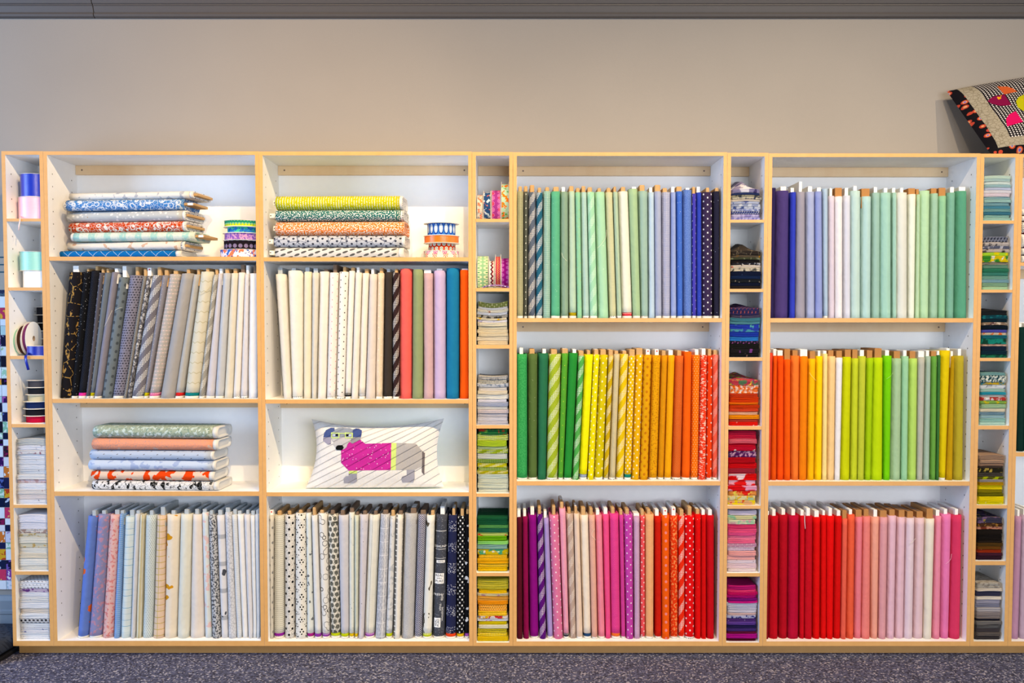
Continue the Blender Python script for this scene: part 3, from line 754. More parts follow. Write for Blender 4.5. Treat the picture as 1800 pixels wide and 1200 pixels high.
standing_row('w5', 0, 1330, 840, 3.87, 'right-edge mauve row', 'bolts in the right-edge mauve row', '''
1770 1812 1735 1790 265|w 1785 1800 215|-|c890b4||mauve pink fabric
1814 1860 1792 1838 255|w 1825 1842 210|-|ccb0cc||pale lilac-mauve fabric
1862 1912 1840 1888 258|w 1875 1895 212|-|d8c4d8||light lilac fabric
''')

# words printed on the charcoal bolt: flat lettering laid on its rounded front
def wrap_text(key, txt, u, v, size, col, rot=0.0, patch=None):
    e, cb, wb, wt, ct, H, d, Yf, zb_ = SHEETS[key]
    def surf(x, z, lift):
        t = z / H; w_ = wb + (wt - wb) * t; cx = ct * t; P, L = section(w_, d)
        fx = max(-0.98, min(0.98, x / (w_ / 2))); b = min(w_ / 2 * 1.05, 0.042)
        y = -d / 2 + b - b * max(0.0, 1 - fx * fx) ** 0.5
        return (cx + fx * w_ / 2, y - 0.0022 - lift, z)
    if patch:
        a, b_ = patch; n = 8
        vs = [surf(u - a / 2 + a * i / n, v - b_ / 2 + b_ * j, 0.0) for j in (0, 1) for i in range(n + 1)]
        new('white_block', mesh('white_block', vs, [(i, i + 1, n + 2 + i, n + 1 + i) for i in range(n)]), plain('white_print', 'f0f0f0', 0.8), e)
    if txt:
        cu = bpy.data.curves.new('t', 'FONT'); cu.body = txt; cu.size = size; cu.align_x = 'CENTER'; cu.align_y = 'CENTER'; cu.resolution_u = 2
        to = bpy.data.objects.new('t', cu); COL.objects.link(to)
        dg = bpy.context.evaluated_depsgraph_get(); me = bpy.data.meshes.new_from_object(to.evaluated_get(dg))
        bpy.data.objects.remove(to); bpy.data.curves.remove(cu)
        bm = bmesh.new(); bm.from_mesh(me); bpy.data.meshes.remove(me)
        bmesh.ops.subdivide_edges(bm, edges=[q for q in bm.edges if q.calc_length() > size * 0.25], cuts=2)
        c_, s_ = math.cos(rot), math.sin(rot)
        for q in bm.verts:
            x, y = q.co.x * c_ - q.co.y * s_, q.co.x * s_ + q.co.y * c_
            q.co = Vector(surf(u + x, v + y, 0.0006))
        me = bpy.data.meshes.new('lettering'); bm.to_mesh(me); bm.free()
        new('lettering', me, plain('print_' + col, col, 0.8), e)
KT = ('black-and-white print row', 19)
W_, K_ = 'f2f2f2', '2c3038'
wrap_text(KT, 'ESHUNN', 0.002, 0.410, 0.0145, W_)
wrap_text(KT, None, 0.0, 0.478, 0.01, W_, patch=(0.046, 0.002)); wrap_text(KT, None, 0.0, 0.398, 0.01, W_, patch=(0.046, 0.0014)); wrap_text(KT, None, 0.0, 0.357, 0.01, W_, patch=(0.046, 0.0014))
wrap_text(KT, 'FARMS', 0.002, 0.343, 0.009, K_, patch=(0.036, 0.012))
wrap_text(KT, None, -0.002, 0.268, 0.01, W_, patch=(0.040, 0.046)); wrap_text(KT, 'REAL', -0.002, 0.282, 0.0155, K_); wrap_text(KT, 'SIMPLE', -0.002, 0.269, 0.008, K_)
wrap_text(KT, 'PURE', -0.002, 0.256, 0.0155, K_)
wrap_text(KT, 'FRESH', -0.007, 0.197, 0.0135, W_)
wrap_text(KT, 'REAL', 0.013, 0.186, 0.014, W_, rot=math.pi / 2); wrap_text(KT, 'SIMPLE', 0.006, 0.140, 0.010, W_, rot=math.pi / 2)
wrap_text(KT, 'WHOLESOME', 0.0155, 0.110, 0.010, W_, rot=math.pi / 2)
wrap_text(KT, None, -0.006, 0.072, 0.01, W_, patch=(0.028, 0.042)); wrap_text(KT, 'REAL', -0.0125, 0.072, 0.013, K_, rot=math.pi / 2)
wrap_text(KT, 'PURE', -0.001, 0.072, 0.0145, K_, rot=math.pi / 2)

# ------------------------------------------------------------------ bolts lying flat in stacks
def lying_stack(case, shelf, ox, oy, s, phrase, group, items, Yf=0.006, yaw=0.0, gap=0.0005):
    zs = SH[case][shelf]; rows = [[q.strip() for q in it.split('|')] for it in items.strip().split('\n')]
    zcur = zs + 0.0005; recs = []
    for k in range(len(rows) - 1, -1, -1):
        pos, brd, band, base, pat, desc = rows[k]; a = [float(q) for q in pos.split()]
        y0, y1, xl_, xr_ = a[:4]; yw = math.radians(a[4] if len(a) > 4 else yaw)
        th = (y1 - y0) / s * 0.002465
        ctr = U(ox + (xl_ + xr_) / 2 / s, oy + (y0 + y1) / 2 / s, Yf); xl = U(ox + xl_ / s, oy + y1 / s, Yf).x; xr = U(ox + xr_ / s, oy + y1 / s, Yf).x
        Lx = (xr - xl) / math.cos(yw); d = 0.182
        e = empty('fabric_bolt', ((xl + xr) / 2, Yf + d / 2 + abs(math.sin(yw)) * Lx / 2, zcur), f"{desc} bolt lying {ORD[k]} from top of the {phrase}", 'fabric bolt', group, rot=(0, 0, yw))
        seed = k * 0.61 + ox * 0.01
        # axis -> x, width -> z ; y stays
        sw = lambda v, L=Lx, t=th: (v[2] - L / 2, v[1], -v[0] + t / 2)
        h0 = 0.0; h1 = Lx
        if 'L' in band:
            new('selvage', roll_mesh('selvage', 0, 0.012, th - 0.002, th - 0.002, 0, 0, Lx, d - 0.002, seed, 0.0003, 2, sw), M_SELVP, e); h0 = 0.012
        if 'R' in band:
            hw_ = 0.022 if 'RR' in band else 0.013
            new('selvage', roll_mesh('selvage', Lx - hw_, Lx, th - 0.002, th - 0.002, 0, 0, Lx, d - 0.002, seed, 0.0003, 2, sw), M_SELVP if 'P' in band else M_SELV, e); h1 = Lx - hw_
        new('fabric', roll_mesh('fabric', h0, h1, th, th, 0, 0, Lx, d, seed, 0.0014, 16, sw), cloth(base, pat), e)
        if brd not in ('', '-'):
            q = brd.split(); lo = float(q[1]) / 1000; hi = float(q[2]) / 1000; bt = min(th * 0.42, 0.011 if q[0] != 'w' else 0.02)
            b = new('board', board_mesh(0, bt, 0.15, -lo if lo else 0.02, Lx + hi if hi else Lx - 0.02, sw, 0.002), M_BOARD[q[0]], e)
            if 's' in q:
                zz = th / 2
                new('label', mesh('label', boxv(Lx / 2 + hi * 0.35, Lx / 2 + hi * 0.9, -0.0757, -0.074, zz - bt * 0.45, zz + bt * 0.45), BOXF), plain('price_label_paper', 'dfe3e6', 0.5), b)
            if 'h' in q:
                vs = [(-Lx / 2 - lo + 0.006 + 0.0028 * math.cos(t * math.pi / 4), -0.0757, th / 2 + 0.0028 * math.sin(t * math.pi / 4)) for t in range(8)]
                new('board_hole', mesh('board_hole', vs, [tuple(range(8))]), M_HOLE, b)
        zcur += th + gap
    return zcur
lying_stack('w1', 1, 0, 250, 3.913, 'seven-bolt stack', 'bolts lying on the top left shelf', '''
328 380 435 1340 -8|t 12 16|RP|ece8e0|nz:b8bcc4:30:0.6|white fabric with grey sprigs
382 457 410 1268 -5|t 0 44 s|LP|4a86c8|vf:eef2f6:38:0.22 vr:e4ecf4:38:0.42:0.07 ve:e4ecf4:76:0.03|blue fabric with white floral
458 531 422 1290 -8|t 0 12|RP|c4c8c8|vf:e8e8e4:50:0.28 sp:b89060:30:0.07|pale grey fabric with small flowers
533 605 435 1290 -8|t 0 12|RP|c84c28|vf:f2ece4:38:0.22 vr:f0e4d8:38:0.42:0.07 ve:f0e4d8:76:0.03|rust red fabric with white floral
607 671 462 1345 -5|t 0 40 s|LP|dfe8da|hs:a8dcd0:70:0.42 nz:cfe4d0:80:0.56|mint and white banded fabric
673 735 424 1280 -8|t 0 10|RP|ece2d4|nz:dcb090:30:0.6|cream fabric with tan sprigs
737 783 390 1250 -4|-|RR|1f6cb0|dl:c8dcec:56:0.035|blue fabric with thin white diagonal lines
''')
lying_stack('w2', 1, 450, 260, 4.615, 'five-bolt stack', 'bolts lying on the second case top shelf', '''
378 492 155 1190 -1.5|w 14 0 h|RP|c8c41c|zz:eef0d0:9:11:0.26:6 nz:c8c41c:120:0.55|chartreuse squiggle-printed fabric
496 586 155 1200 -1.5|w 30 0 h|RP|1f6a66|nz:eef4ec:170:0.54|dark teal fabric flecked white
588 700 155 1205 -1.5|w 14 0 h|-|ee8034|nz:fcecd8:170:0.53|orange fabric flecked white
702 798 140 1210 -1.5|w 26 0 h|RP|c4cad6|dt:3c4254:26:21:5.2 ve:58607a:26:0.02|pale blue-grey fabric with dark berries
800 882 150 1200 -1.5|w 28 0 h|RR|dcdad6|lf:5a5a58:27:30:12:0.35|white fabric with grey leaves
''')
lying_stack('w1', 3, 80, 700, 4.737, 'six-bolt stack', 'bolts lying on the lower left shelf', '''
226 330 375 1440 -4|w 5 0|RR|a4b49c|nz:c8dcd4:60:0.55 nz:7c9c8c:90:0.6|sage green floral fabric
336 432 370 1440 -3|w 5 0|RR|f0a484|ve:c8988c:80:0.03 nz:dcb8a8:22:0.64|salmon fabric with fine grey lines
434 516 345 1405 -4|w 5 0|R|bccce4|lf:5c4a34:36:30:4:0.5|pale blue fabric with small brown birds
518 606 340 1420 -3|w 6 0|R|c8d8f0|nz:a8bce4:26:0.56|pale blue watercolour fabric
608 692 360 1410 -4|w 7 0|RR|ecccb0|nz:ec5024:26:0.53:0.6:1|beige fabric with orange-red swirls
694 772 372 1445 -3|w 6 0|RR|e8e8e8|nz:1c1c1c:44:0.56:0.6:1 ve:8a8a8a:60:0.03|white fabric with black swirls
''')
lying_stack('w5', 1, 1740, 280, 4.0, 'right-edge stack', 'bolts lying at the right edge', '''
345 385 234 1250 0|-|LP|e0a020||golden yellow fabric
387 427 234 1250 0|-|LP|e8d8b8||cream fabric
429 510 234 1250 0|-|L|a81820|sp:f0c0b0:40:0.12|deep red fabric
512 612 234 1250 0|-|L|5c3c78||purple fabric
614 665 234 1250 0|-|LP|b89890||dusty pink fabric
667 718 234 1250 0|-|L|281c28||black fabric
''')

# ------------------------------------------------------------------ ribbon spools
def lathe(name, prof, n=40, uvr=None):
    """prof: (radius, height) pairs -> closed solid about the z axis; u = arc length at radius uvr"""
    vs = []; fs = []; uv = []; k = len(prof)
    for i in range(n):
        a = 2 * math.pi * i / n - math.pi / 2 - math.pi
        for r, h in prof: vs.append((r * math.cos(a), r * math.sin(a), h))
    R = uvr or max(p[0] for p in prof)
    for i in range(n):
        j = (i + 1) % n
        for q in range(k - 1):
            fs.append((i * k + q, j * k + q, j * k + q + 1, i * k + q + 1))
            u0 = 2 * math.pi * R * i / n; u1 = 2 * math.pi * R * (i + 1) / n
            uv.append([(u0, prof[q][1]), (u1, prof[q][1]), (u1, prof[q + 1][1]), (u0, prof[q + 1][1])])
    me = mesh(name, vs, fs, uv)
    for p in me.polygons: p.use_smooth = True
    bm = bmesh.new(); bm.from_mesh(me); bmesh.ops.remove_doubles(bm, verts=bm.verts[:], dist=1e-6)
    for e in bm.edges:
        if len(e.link_faces) == 2 and e.calc_face_angle(0) > 0.6: e.smooth = False
    bm.to_mesh(me); bm.free(); return me
def spool(loc, rot, rr, w, mat, label, group, rf=None, flange=None, tail=None):
    """loc = lowest point of the thing; flat spool (rot None) has its axis upright, otherwise it stands on its rim"""
    ft = 0.0012; rf = rf or rr * 1.08
    e = empty('ribbon_spool', loc, label, 'ribbon spool', group, rot=rot or (0, 0, 0))
    b = 0.0 if not rot else -(w / 2 + ft)
    off = Vector((0, 0, b))
    def part(nm, prof, m):
        return new(nm, lathe(nm, [(r, h + b) for r, h in prof], uvr=rr), m, e)
    part('ribbon', [(0.02, ft + 0.0002), (rr - 0.0006, ft + 0.0002), (rr, ft + 0.001), (rr, ft + w - 0.001), (rr - 0.0006, ft + w - 0.0002), (0.02, ft + w - 0.0002)], mat)
    fm = flange or M_FLANGE
    part('flange', [(0.012, 0.0), (rf, 0.0), (rf, ft), (0.012, ft), (0.012, 0.0)], fm)
    part('flange', [(0.012, ft + w), (rf, ft + w), (rf, 2 * ft + w), (0.012, 2 * ft + w), (0.012, ft + w)], fm)
    part('core', [(0.010, 0.0003), (0.0195, 0.0003), (0.0195, 2 * ft + w - 0.0003), (0.010, 2 * ft + w - 0.0003), (0.010, 0.0003)], M_CORE)
    return e
def sat(base, pat=''):
    m = cloth(base, pat, 0.15)
    return m
def satin(base):
    key = ('satin', base)
    if key not in MATS:
        g = G('satin_' + base, 0.28); g.b.inputs['Specular IOR Level'].default_value = 0.6
        h = g.noise(g.vec(2, 60), 12.0, 2.0); g.bump(h, 0.3, 0.002)
        g.color(g.mix(h, lin(base), tuple(min(1, c * 1.25) for c in lin(base)[:3]) + (1,))); MATS[key] = g.m
    return MATS[key]
def flat_pile(case, shelf, Y, items, group, pxw=0.00245):
    z = SH[case][shelf] + 0.0004
    for cxp, ytop, ybot, hw, rf, mat, label in reversed(items):
        sc_ = (Y - CY) / F * 1.0
        P = U(cxp, (ytop + ybot) / 2, Y); r = hw * sc_; w_ = (ybot - ytop) * sc_ - 0.0026
        spool((P.x, Y, z), None, r, w_, mat, label, group, rf=rf * sc_ if rf else None)
        z += w_ + 0.0026
flat_pile('w1', 1, 0.115, [
    (426, 386.5, 397.5, 30, 31, sat('2c8c6c', 'zz:d8e028:14:40:0.35:18 zz:8cd890:14:13:0.3:8'), 'green and yellow chevron ribbon spool on top of the left pile'),
    (427, 397.5, 408.5, 26, 32.5, sat('3478c0', 'nz:50c0a0:60:0.52 nz:1c3c90:80:0.6'), 'blue and turquoise floral ribbon spool, second in the left pile'),
    (426, 408.5, 421, 30, 33, sat('8c60b8', 'nz:d89ac8:90:0.5 sp:ecd8f0:120:0.15'), 'purple floral ribbon spool, middle of the left pile'),
    (425, 421, 437, 30, 31, sat('1c141c', 'st:b49cd0:24:30:9:9 sp:b02c58:60:0.1'), 'black ribbon spool with lilac daisies in the left pile'),
    (425, 437, 451, 36, 37, sat('e8e0ec', 'nz:f0805c:46:0.53 nz:3c6cc0:50:0.58 nz:1c2c78:70:0.66'), 'coral and blue floral ribbon spool at bottom of the left pile'),
], 'ribbon spools piled on the first case')
flat_pile('w2', 1, 0.10, [
    (776, 391.5, 413, 24.5, 31, sat('3c78c8', 'el:1c3c9c:23:60:26:0.42 el:b4d0ec:23:60:20:0.42 el:f0f4f4:23:60:12:0.42'), 'blue ribbon spool with pale lantern shapes on top of pile'),
    (776, 413, 426, 30, 31.5, satin('f06c14'), 'glossy plain orange ribbon spool, second in the pile'),
    (777, 426, 439, 23.5, 26, sat('b83c14', 'dt:d0dcd0:22:18:7.5 dt:4c7878:22:18:5 dt:d8d0b0:22:18:3'), 'rust ribbon spool with circles in the right pile'),
    (776, 439, 452, 30.5, 31, sat('b8dcd4', 'st:f4ecc0:24:26:13:6 st:e85c34:48:26:12:7 st:e8409c:40:52:11:9'), 'pinwheel-patterned ribbon spool at bottom of the right pile'),
], 'ribbon spools piled on the second case')
flat_pile('n0', 1, 0.085, [
    (62, 305, 344.5, 23.5, 24.5, satin('1830a8'), 'tall royal blue satin ribbon spool at far left'),
    (60.5, 344.5, 383.5, 25, 26, satin('f0b4c4'), 'pale pink satin ribbon spool at far left'),
], 'wide satin spools')
flat_pile('n0', 2, 0.085, [
    (62, 442, 475, 24.5, 25.5, satin('8cc8bc'), 'seafoam ribbon spool on the second far-left shelf'),
    (65, 475, 504.5, 22, 21.5, satin('ece8e4'), 'white ribbon spool under the seafoam spool'),
], 'wide satin spools')
# thin reels with white flanges, piled at the far left
def thin_pile(case, shelf, Y, x, y0, y1, hw, cols, names, place, group):
    n = len(cols); h = (y1 - y0) / n
    flat_pile(case, shelf, Y, [(x + (i % 3) * 1.5, y0 + i * h, y0 + (i + 1) * h, hw[i] * 0.82, hw[i], sat(c), f'{nm} thin ribbon reel, {ORD[i]} from top of the {place}') for i, (c, nm) in enumerate(zip(cols, names))], group)
thin_pile('n0', 3, 0.215, 85, 521, 604, [23] * 6, ['2a2a30', '1c1c24', '151518', '7a7a88', '8c7468', '48505c'],
          ['charcoal', 'near-black', 'black', 'grey', 'brown', 'slate'], 'pile behind the blue ribbon', 'thin reels behind blue ribbon')
thin_pile('n0', 4, 0.085, 65, 671, 745, [17, 19, 21, 22.5, 23.5, 24], ['4a4a54', '20242c', 'd8cca0', '1c2c58', '1c1c24', 'b8203c'],
          ['grey', 'black', 'cream', 'navy', 'dark', 'red'], 'pile above the white cloths', 'thin reels above white cloths')
# reels standing on their rims
def rim_row(case, shelf, items, group, Y=0.03):
    for (x0, x1, yt, mat, rf, label) in items:
        zs = SH[case][shelf] + 0.0004
        a = U(x0, yt, Y); b = U(x1, yt, Y); R = (a.z - zs) / 2; fl = rf * (Y - CY) / F
        w_ = b.x - a.x - 0.0028
        spool(((a.x + b.x) / 2, Y + R, zs + R + fl), (0, math.pi / 2, 0), R, w_, mat, label, group, rf=R + fl)
rim_row('n1', 1, [
    (838.6, 848.3, 340, sat('d8ccb8', 'nz:e07858:80:0.52 nz:7c98a0:90:0.6'), 0.05, 'coral and grey floral ribbon reel, first standing on the top narrow shelf'),
    (849.5, 862.5, 338, sat('2c4c7c', 'nz:c8dce8:50:0.56 nz:d86c5c:60:0.62'), 3, 'navy floral ribbon reel between card flanges, top narrow shelf'),
    (863.8, 880.0, 331, sat('a03c88', 'st:ec8cc0:26:34:12:10 st:f05030:52:34:9:10'), 0.05, 'magenta starburst ribbon reel on the top narrow shelf'),
    (881.0, 894.6, 323, sat('b8dcb4', 'nz:f08030:50:0.53 nz:60a850:60:0.6'), 4, 'orange flowered green ribbon reel, tallest on the top narrow shelf'),
], 'reels standing on the top narrow shelf')
rim_row('n1', 2, [
    (838.6, 858.2, 448, sat('8cc490', 'el:e8e8b0:20:36:15:0.5 el:5c9c6c:20:36:6:0.5'), 0.05, 'pale green lantern-patterned ribbon reel on the second narrow shelf'),
    (859.2, 869.5, 461, sat('ece4dc', 'zz:d8a818:20:16:0.3:14 zz:b82c3c:20:27:0.3:14 zz:20202c:20:23:0.2:14'), 4, 'zigzag yellow, red and black ribbon reel on the second narrow shelf'),
    (870.4, 880.4, 453, sat('b83058', 'zz:e0a860:10:11:0.35:12'), 4, 'crimson and gold chevron ribbon reel on the second narrow shelf'),
    (881.0, 894.6, 452, sat('8c1c7c', 'st:d080cc:22:26:9:10 sp:e8b8e0:40:0.12'), 0.05, 'purple flowered ribbon reel on the second narrow shelf'),
], 'reels standing on the second narrow shelf', Y=0.045)
rim_row('n0', 3, [
    (19.0, 27.0, 578, sat('8cc8b0'), 1.5, 'mint ribbon reel standing against the far left panel'),
    (28.0, 36.5, 574, sat('4a3028'), 2, 'brown ribbon reel standing between mint and white reels'),
    (37.5, 45.5, 571, sat('7c3c6c'), 3, 'plum ribbon reel with white flanges standing by blue spool'),
], 'reels standing at the far left', Y=0.03)
def tube(name, pts, r, mat, parent=None, n=5, flat=None):
    vs = []; fs = []
    for i, p in enumerate(pts):
        t = (pts[min(i + 1, len(pts) - 1)] - pts[max(i - 1, 0)]).normalized()
        a = t.cross(Vector((0, 1, 0)))
        if a.length < 1e-3: a = Vector((1, 0, 0))
        a.normalize(); b = t.cross(a).normalized()
        for q in range(n):
            an = 2 * math.pi * q / n; vs.append(p + a * (flat or r) * math.cos(an) + b * r * math.sin(an))
    k = len(pts)
    for i in range(k - 1):
        for q in range(n): fs.append((i * n + q, i * n + (q + 1) % n, (i + 1) * n + (q + 1) % n, (i + 1) * n + q))
    fs += [tuple(range(n - 1, -1, -1)), tuple(range((k - 1) * n, k * n))]
    return new(name, mesh(name, vs, fs, smooth=True), mat, parent)
zs3 = SH['n0'][3] + 0.0004
P = U(66, 615, 0.06); w_ = 0.040
bs = spool((P.x, 0.062, zs3), None, 0.043, w_, satin('162898'), 'royal blue ribbon spool with loose tail hanging over the shelf', 'wide satin spools', rf=0.0435)
p0 = U(47, 617, -0.004)
pts = [Vector((P.x - 0.043, 0.05, zs3 + 0.012)), Vector((p0.x - 0.004, 0.012, zs3 + 0.006)), U(45, 625, -0.006), U(46, 635, -0.008), U(50, 650, -0.007)]
tube('ribbon_tail', [q - Vector((P.x, 0.062, zs3)) for q in pts], 0.0008, satin('162898'), bs, 6, flat=0.006)
ps = [o for o in bpy.data.objects if o.get('label', '').startswith('pale pink satin')][0]
tube('ribbon_tail', [q - ps.location for q in (U(36, 381, 0.03), U(35.5, 383, 0.002), U(35, 388, -0.004), U(33.5, 396, -0.004), U(32.5, 405, -0.003))], 0.0006, satin('f0c8b8'), ps, 6, flat=0.003)
# flat purple ribbon lying in front of the standing reels
zz = SH['n1'][2] + 0.0005; a = X(848, 500, 0.02); b = X(895, 500, 0.02); vs = []; fs = []; n = 14
for i in range(n + 1):
    t = i / n; zq = zz + 0.010 * math.sin(math.pi * t) ** 0.8
    x = a + (b - a) * t
    vs += [(x, 0.012, zq), (x, 0.040, zq), (x, 0.040, zq + 0.005), (x, 0.012, zq + 0.005)]
for i in range(n):
    for q in range(4): fs.append((i * 4 + q, i * 4 + (q + 1) % 4, i * 4 + 4 + (q + 1) % 4, i * 4 + 4 + q))
fs += [(3, 2, 1, 0), (n * 4, n * 4 + 1, n * 4 + 2, n * 4 + 3)]
me = mesh('ribbon', vs, fs, [[(vs[i][0], vs[i][2] + vs[i][1]) for i in f] for f in fs])
tag(new('ribbon_bundle', me, sat('a878c0', 'ds:3c3470:16:9:5:3 nz:e8c8dc:90:0.56')), 'purple and pink flat ribbon lying in front of standing reels', 'ribbon')

# ------------------------------------------------------------------ folded cloths
def fold_mesh(W, d, z0f, z1f, lips, seed, peak=0.0, slope=0.0):
    """one folded cloth: rounded fold lips at the front, z0f/z1f give its lower and upper surface across x"""
    nx = 12; vs = []; fs = []; uv = []; prof = []
    for j in range(lips):
        for q, (t, bulge) in enumerate(((0.05, 0.0065), (0.25, 0.0012), (0.5, 0.0), (0.75, 0.0012), (0.95, 0.0065))):
            prof.append(((j + t) / lips, bulge, j))
    k = len(prof) + 4
    ev = lambda x, s_: noise.noise(Vector((x * 30, s_ * 3.3, seed)))
    for i in range(nx + 1):
        s_ = -1 + 2 * i / nx; x = s_ * W / 2; a, b = z0f(s_), z1f(s_)
        ex = 0.0035 * (max(0, abs(s_) - 0.8) / 0.2) ** 2
        ring = []
        for t, bl, j in prof:
            off = 0.006 * abs(noise.noise(Vector((j * 7.3, seed * 2.1, 0.4)))) + 0.0025 * ev(x * 0.6, j) + ex
            ring.append((x + (0.0015 * ev(0.1, j + i) if abs(s_) == 1 else 0), bl + off, a + (b - a) * t))
        pk = peak * (1 - abs(s_ - 0.1)) if peak > 0 else 0
        ring.append((x, 0.02, b + pk * 0.12)); ring.append((x, d * 0.55, b + pk * 0.75 + slope * 0.6)); ring.append((x, d, b + pk + slope)); ring.append((x, d, a))
        vs += ring
    for i in range(nx):
        for q in range(k):
            r = (q + 1) % k; f = (i * k + q, (i + 1) * k + q, (i + 1) * k + r, i * k + r); fs.append(f)
            uv.append([(vs[c][0] + seed, vs[c][1] * 1.0 + vs[c][2] * 1.0 + seed) for c in f])
    f = tuple(range(k)); fs.append(f); uv.append([(vs[c][1], vs[c][2]) for c in f])
    f = tuple(range(nx * k + k - 1, nx * k - 1, -1)); fs.append(f); uv.append([(vs[c][1], vs[c][2]) for c in f])
    me = mesh('cloth', vs, fs, uv)
    for p in me.polygons: p.use_smooth = len(p.vertices) == 4
    return me
def stack(case, shelf, xl, xr, ytop, name, items, sag=0.0, peak=0.0, Y=0.012):
    zs = SH[case][shelf] + 0.0004; rows = [[q.strip() for q in it.split('|')] for it in items.strip().split('\n')]
    zt = Z(ytop, Y); tot = sum(float(r[0]) for r in rows); hh = zt - zs
    ymid = ytop + 40
    a0 = X(xl, ymid, Y); b0 = X(xr, ymid, Y); lo, hi, _ = CX[case]
    a0 = max(a0, lo + 0.003); b0 = min(b0, hi - 0.003)
    lev = 0.0; sd = (xl * 0.013 + ytop * 0.029) % 7
    shape = lambda s_: sag * (0.55 - s_ * s_) * -1.0 if sag else 0.0
    for idx in range(len(rows) - 1, -1, -1):
        wgt, base, pat, desc = rows[idx]; t0 = lev / tot; t1 = (lev + float(wgt)) / tot; lev += float(wgt)
        h0 = hh * t0 + (0.00025); h1 = hh * t1 - 0.00025
        ja, jb = rnd.uniform(0, 0.007), rnd.uniform(0, 0.009)
        xa, xb = a0 + ja, b0 - jb; W = xb - xa; yj = rnd.uniform(0, 0.008)
        xc = (xa + xb) / 2; half = (b0 - a0) / 2; mid = (a0 + b0) / 2
        f0 = lambda s_, t=t0, h=h0: h - h0 + t ** 1.5 * shape(((xc + s_ * W / 2) - mid) / half)
        f1 = lambda s_, t=t1, h=h1: h - h0 + t ** 1.5 * shape(((xc + s_ * W / 2) - mid) / half)
        lips = max(2, min(7, round((h1 - h0) / 0.0036)))
        me = fold_mesh(W, rnd.uniform(0.205, 0.225), f0, f1, lips, sd + idx * 1.37, peak if idx == 0 else 0.0)
        o = new('folded_cloth', me, cloth(base, pat, 0.3), None, (xc, Y + yj, zs + h0))
        tag(o, (f'{desc} folded, {ORD[idx]} from top of the {name}' if desc.endswith(',') else f'{desc} folded cloth, {ORD[idx]} from top of the {name}'), 'folded cloth', 'cloths in the ' + name)

stack('n0', 5, 21, 82, 772, 'upper far-left white stack', '''
1.4|cfd0cc||light grey
1.1|ecebf0|nz:b8b4c0:60:0.64|white
0.8|e8e4e4|nz:b07080:60:0.62|pink-flecked white
1.2|eeeef2||plain white
1|e6e8ee|sp:707888:50:0.1|speckled white
1.2|ececf0||bright white
0.9|e4e6ea|nz:9098a8:40:0.66|blue-flecked white
1.1|efecea||ivory
0.8|ecd8dc|nz:e0b0a8:60:0.55|pinkish white
1.5|f0eff2||thick white
1|e8e0da|sp:a86050:50:0.1|rust-specked white
1|ecdfda||blush white
1|eeecf0|sp:404860:40:0.1|dark-flecked white
''', sag=-0.006)
stack('n0', 6, 30, 84, 905, 'middle far-left white stack', '''
1.6|eceaf2||pearl white
1.4|e8e6ee||pale lilac-white
0.8|b89c90|nz:e8e0d8:60:0.5|brown and white
0.8|e6dec8|nz:c8b078:60:0.58|tan-printed
1.2|eee8d8||cream
1|e8dfc4|nz:d8b878:40:0.6|gold-flecked cream
1.2|efeade||ivory
1|ece0c8||light tan
1.4|f0ede4||soft white
1|ece6d8||oatmeal
''', sag=-0.004)
stack('n0', 0, 30, 88, 1022, 'lower far-left white stack', '''
1.6|eeeef2|dt:4a3038:16:14:2.4|white cloth with dark dots,
0.7|d0bcd4|nz:7c4c90:60:0.55|purple-printed
1|ecebf0||clean white
1|e8e6e4|sp:804840:50:0.1|rust-dotted white
1.3|efeef0||white
1|ecdfd0||tan-edged white
1.1|f0f0f2||snow white
0.9|d4d4d8|ds:24242c:18:12:5:4|black-printed white
1|eeeff2|sp:c04848:40:0.1|red-dotted white
1|e8e8ee|nz:5c5c9c:50:0.63|violet-flecked white
1.3|f2f2f4||bottom white
''', sag=-0.004)
stack('n1', 3, 838, 896, 530, 'olive-topped cream stack', '''
1.5|74804c|dt:c0c49c:20:10:3|olive green dotted
0.8|d4d8dc|hs:a8b0c4:7:0.4|blue-grey striped
0.8|e0dccc|nz:a86850:50:0.62|brown-flecked white
0.9|c4ccdc|sp:f0f0f0:60:0.2|pale blue print
0.9|b0aca4|nz:38342c:60:0.53|black and grey print
0.6|e4dcc0|nz:e0b820:40:0.6|yellow-dotted cream
0.8|e8e4ea|nz:a8a0d0:20:0.58|lilac and white
1.1|e8dfc4||light cream
1.1|e4d8b8||cream
1.1|ecdcb8||butter cream
1.1|e8d8b4||warm cream
1.2|eadcc0||parchment
1.2|ecd4a8||tan-cream
''', sag=0.012)
stack('n1', 4, 838, 896, 661, 'newsprint-topped stack', '''
1.3|cfccc8|tx:6c7078:60:5:420|newsprint-patterned grey
1.2|dcd8ca|tx:88847c:60:5:420|cream text-printed
1.2|d4d8e0|nz:8090a8:80:0.55|blue-grey printed
1.4|e4dcd4||pale greige
1.2|ecdfc4||soft cream
1.6|efece2||white
1|e4e2ee||cool white
1.5|b0b8d0||pale slate blue
1|dcdad4||pearl grey
1.3|d4c8cc||pinkish grey
1.3|c8c4cc||mauve-grey
1.4|dcd8e0||pale lilac
1.2|cac6d0||lilac-grey
''', sag=0.005)
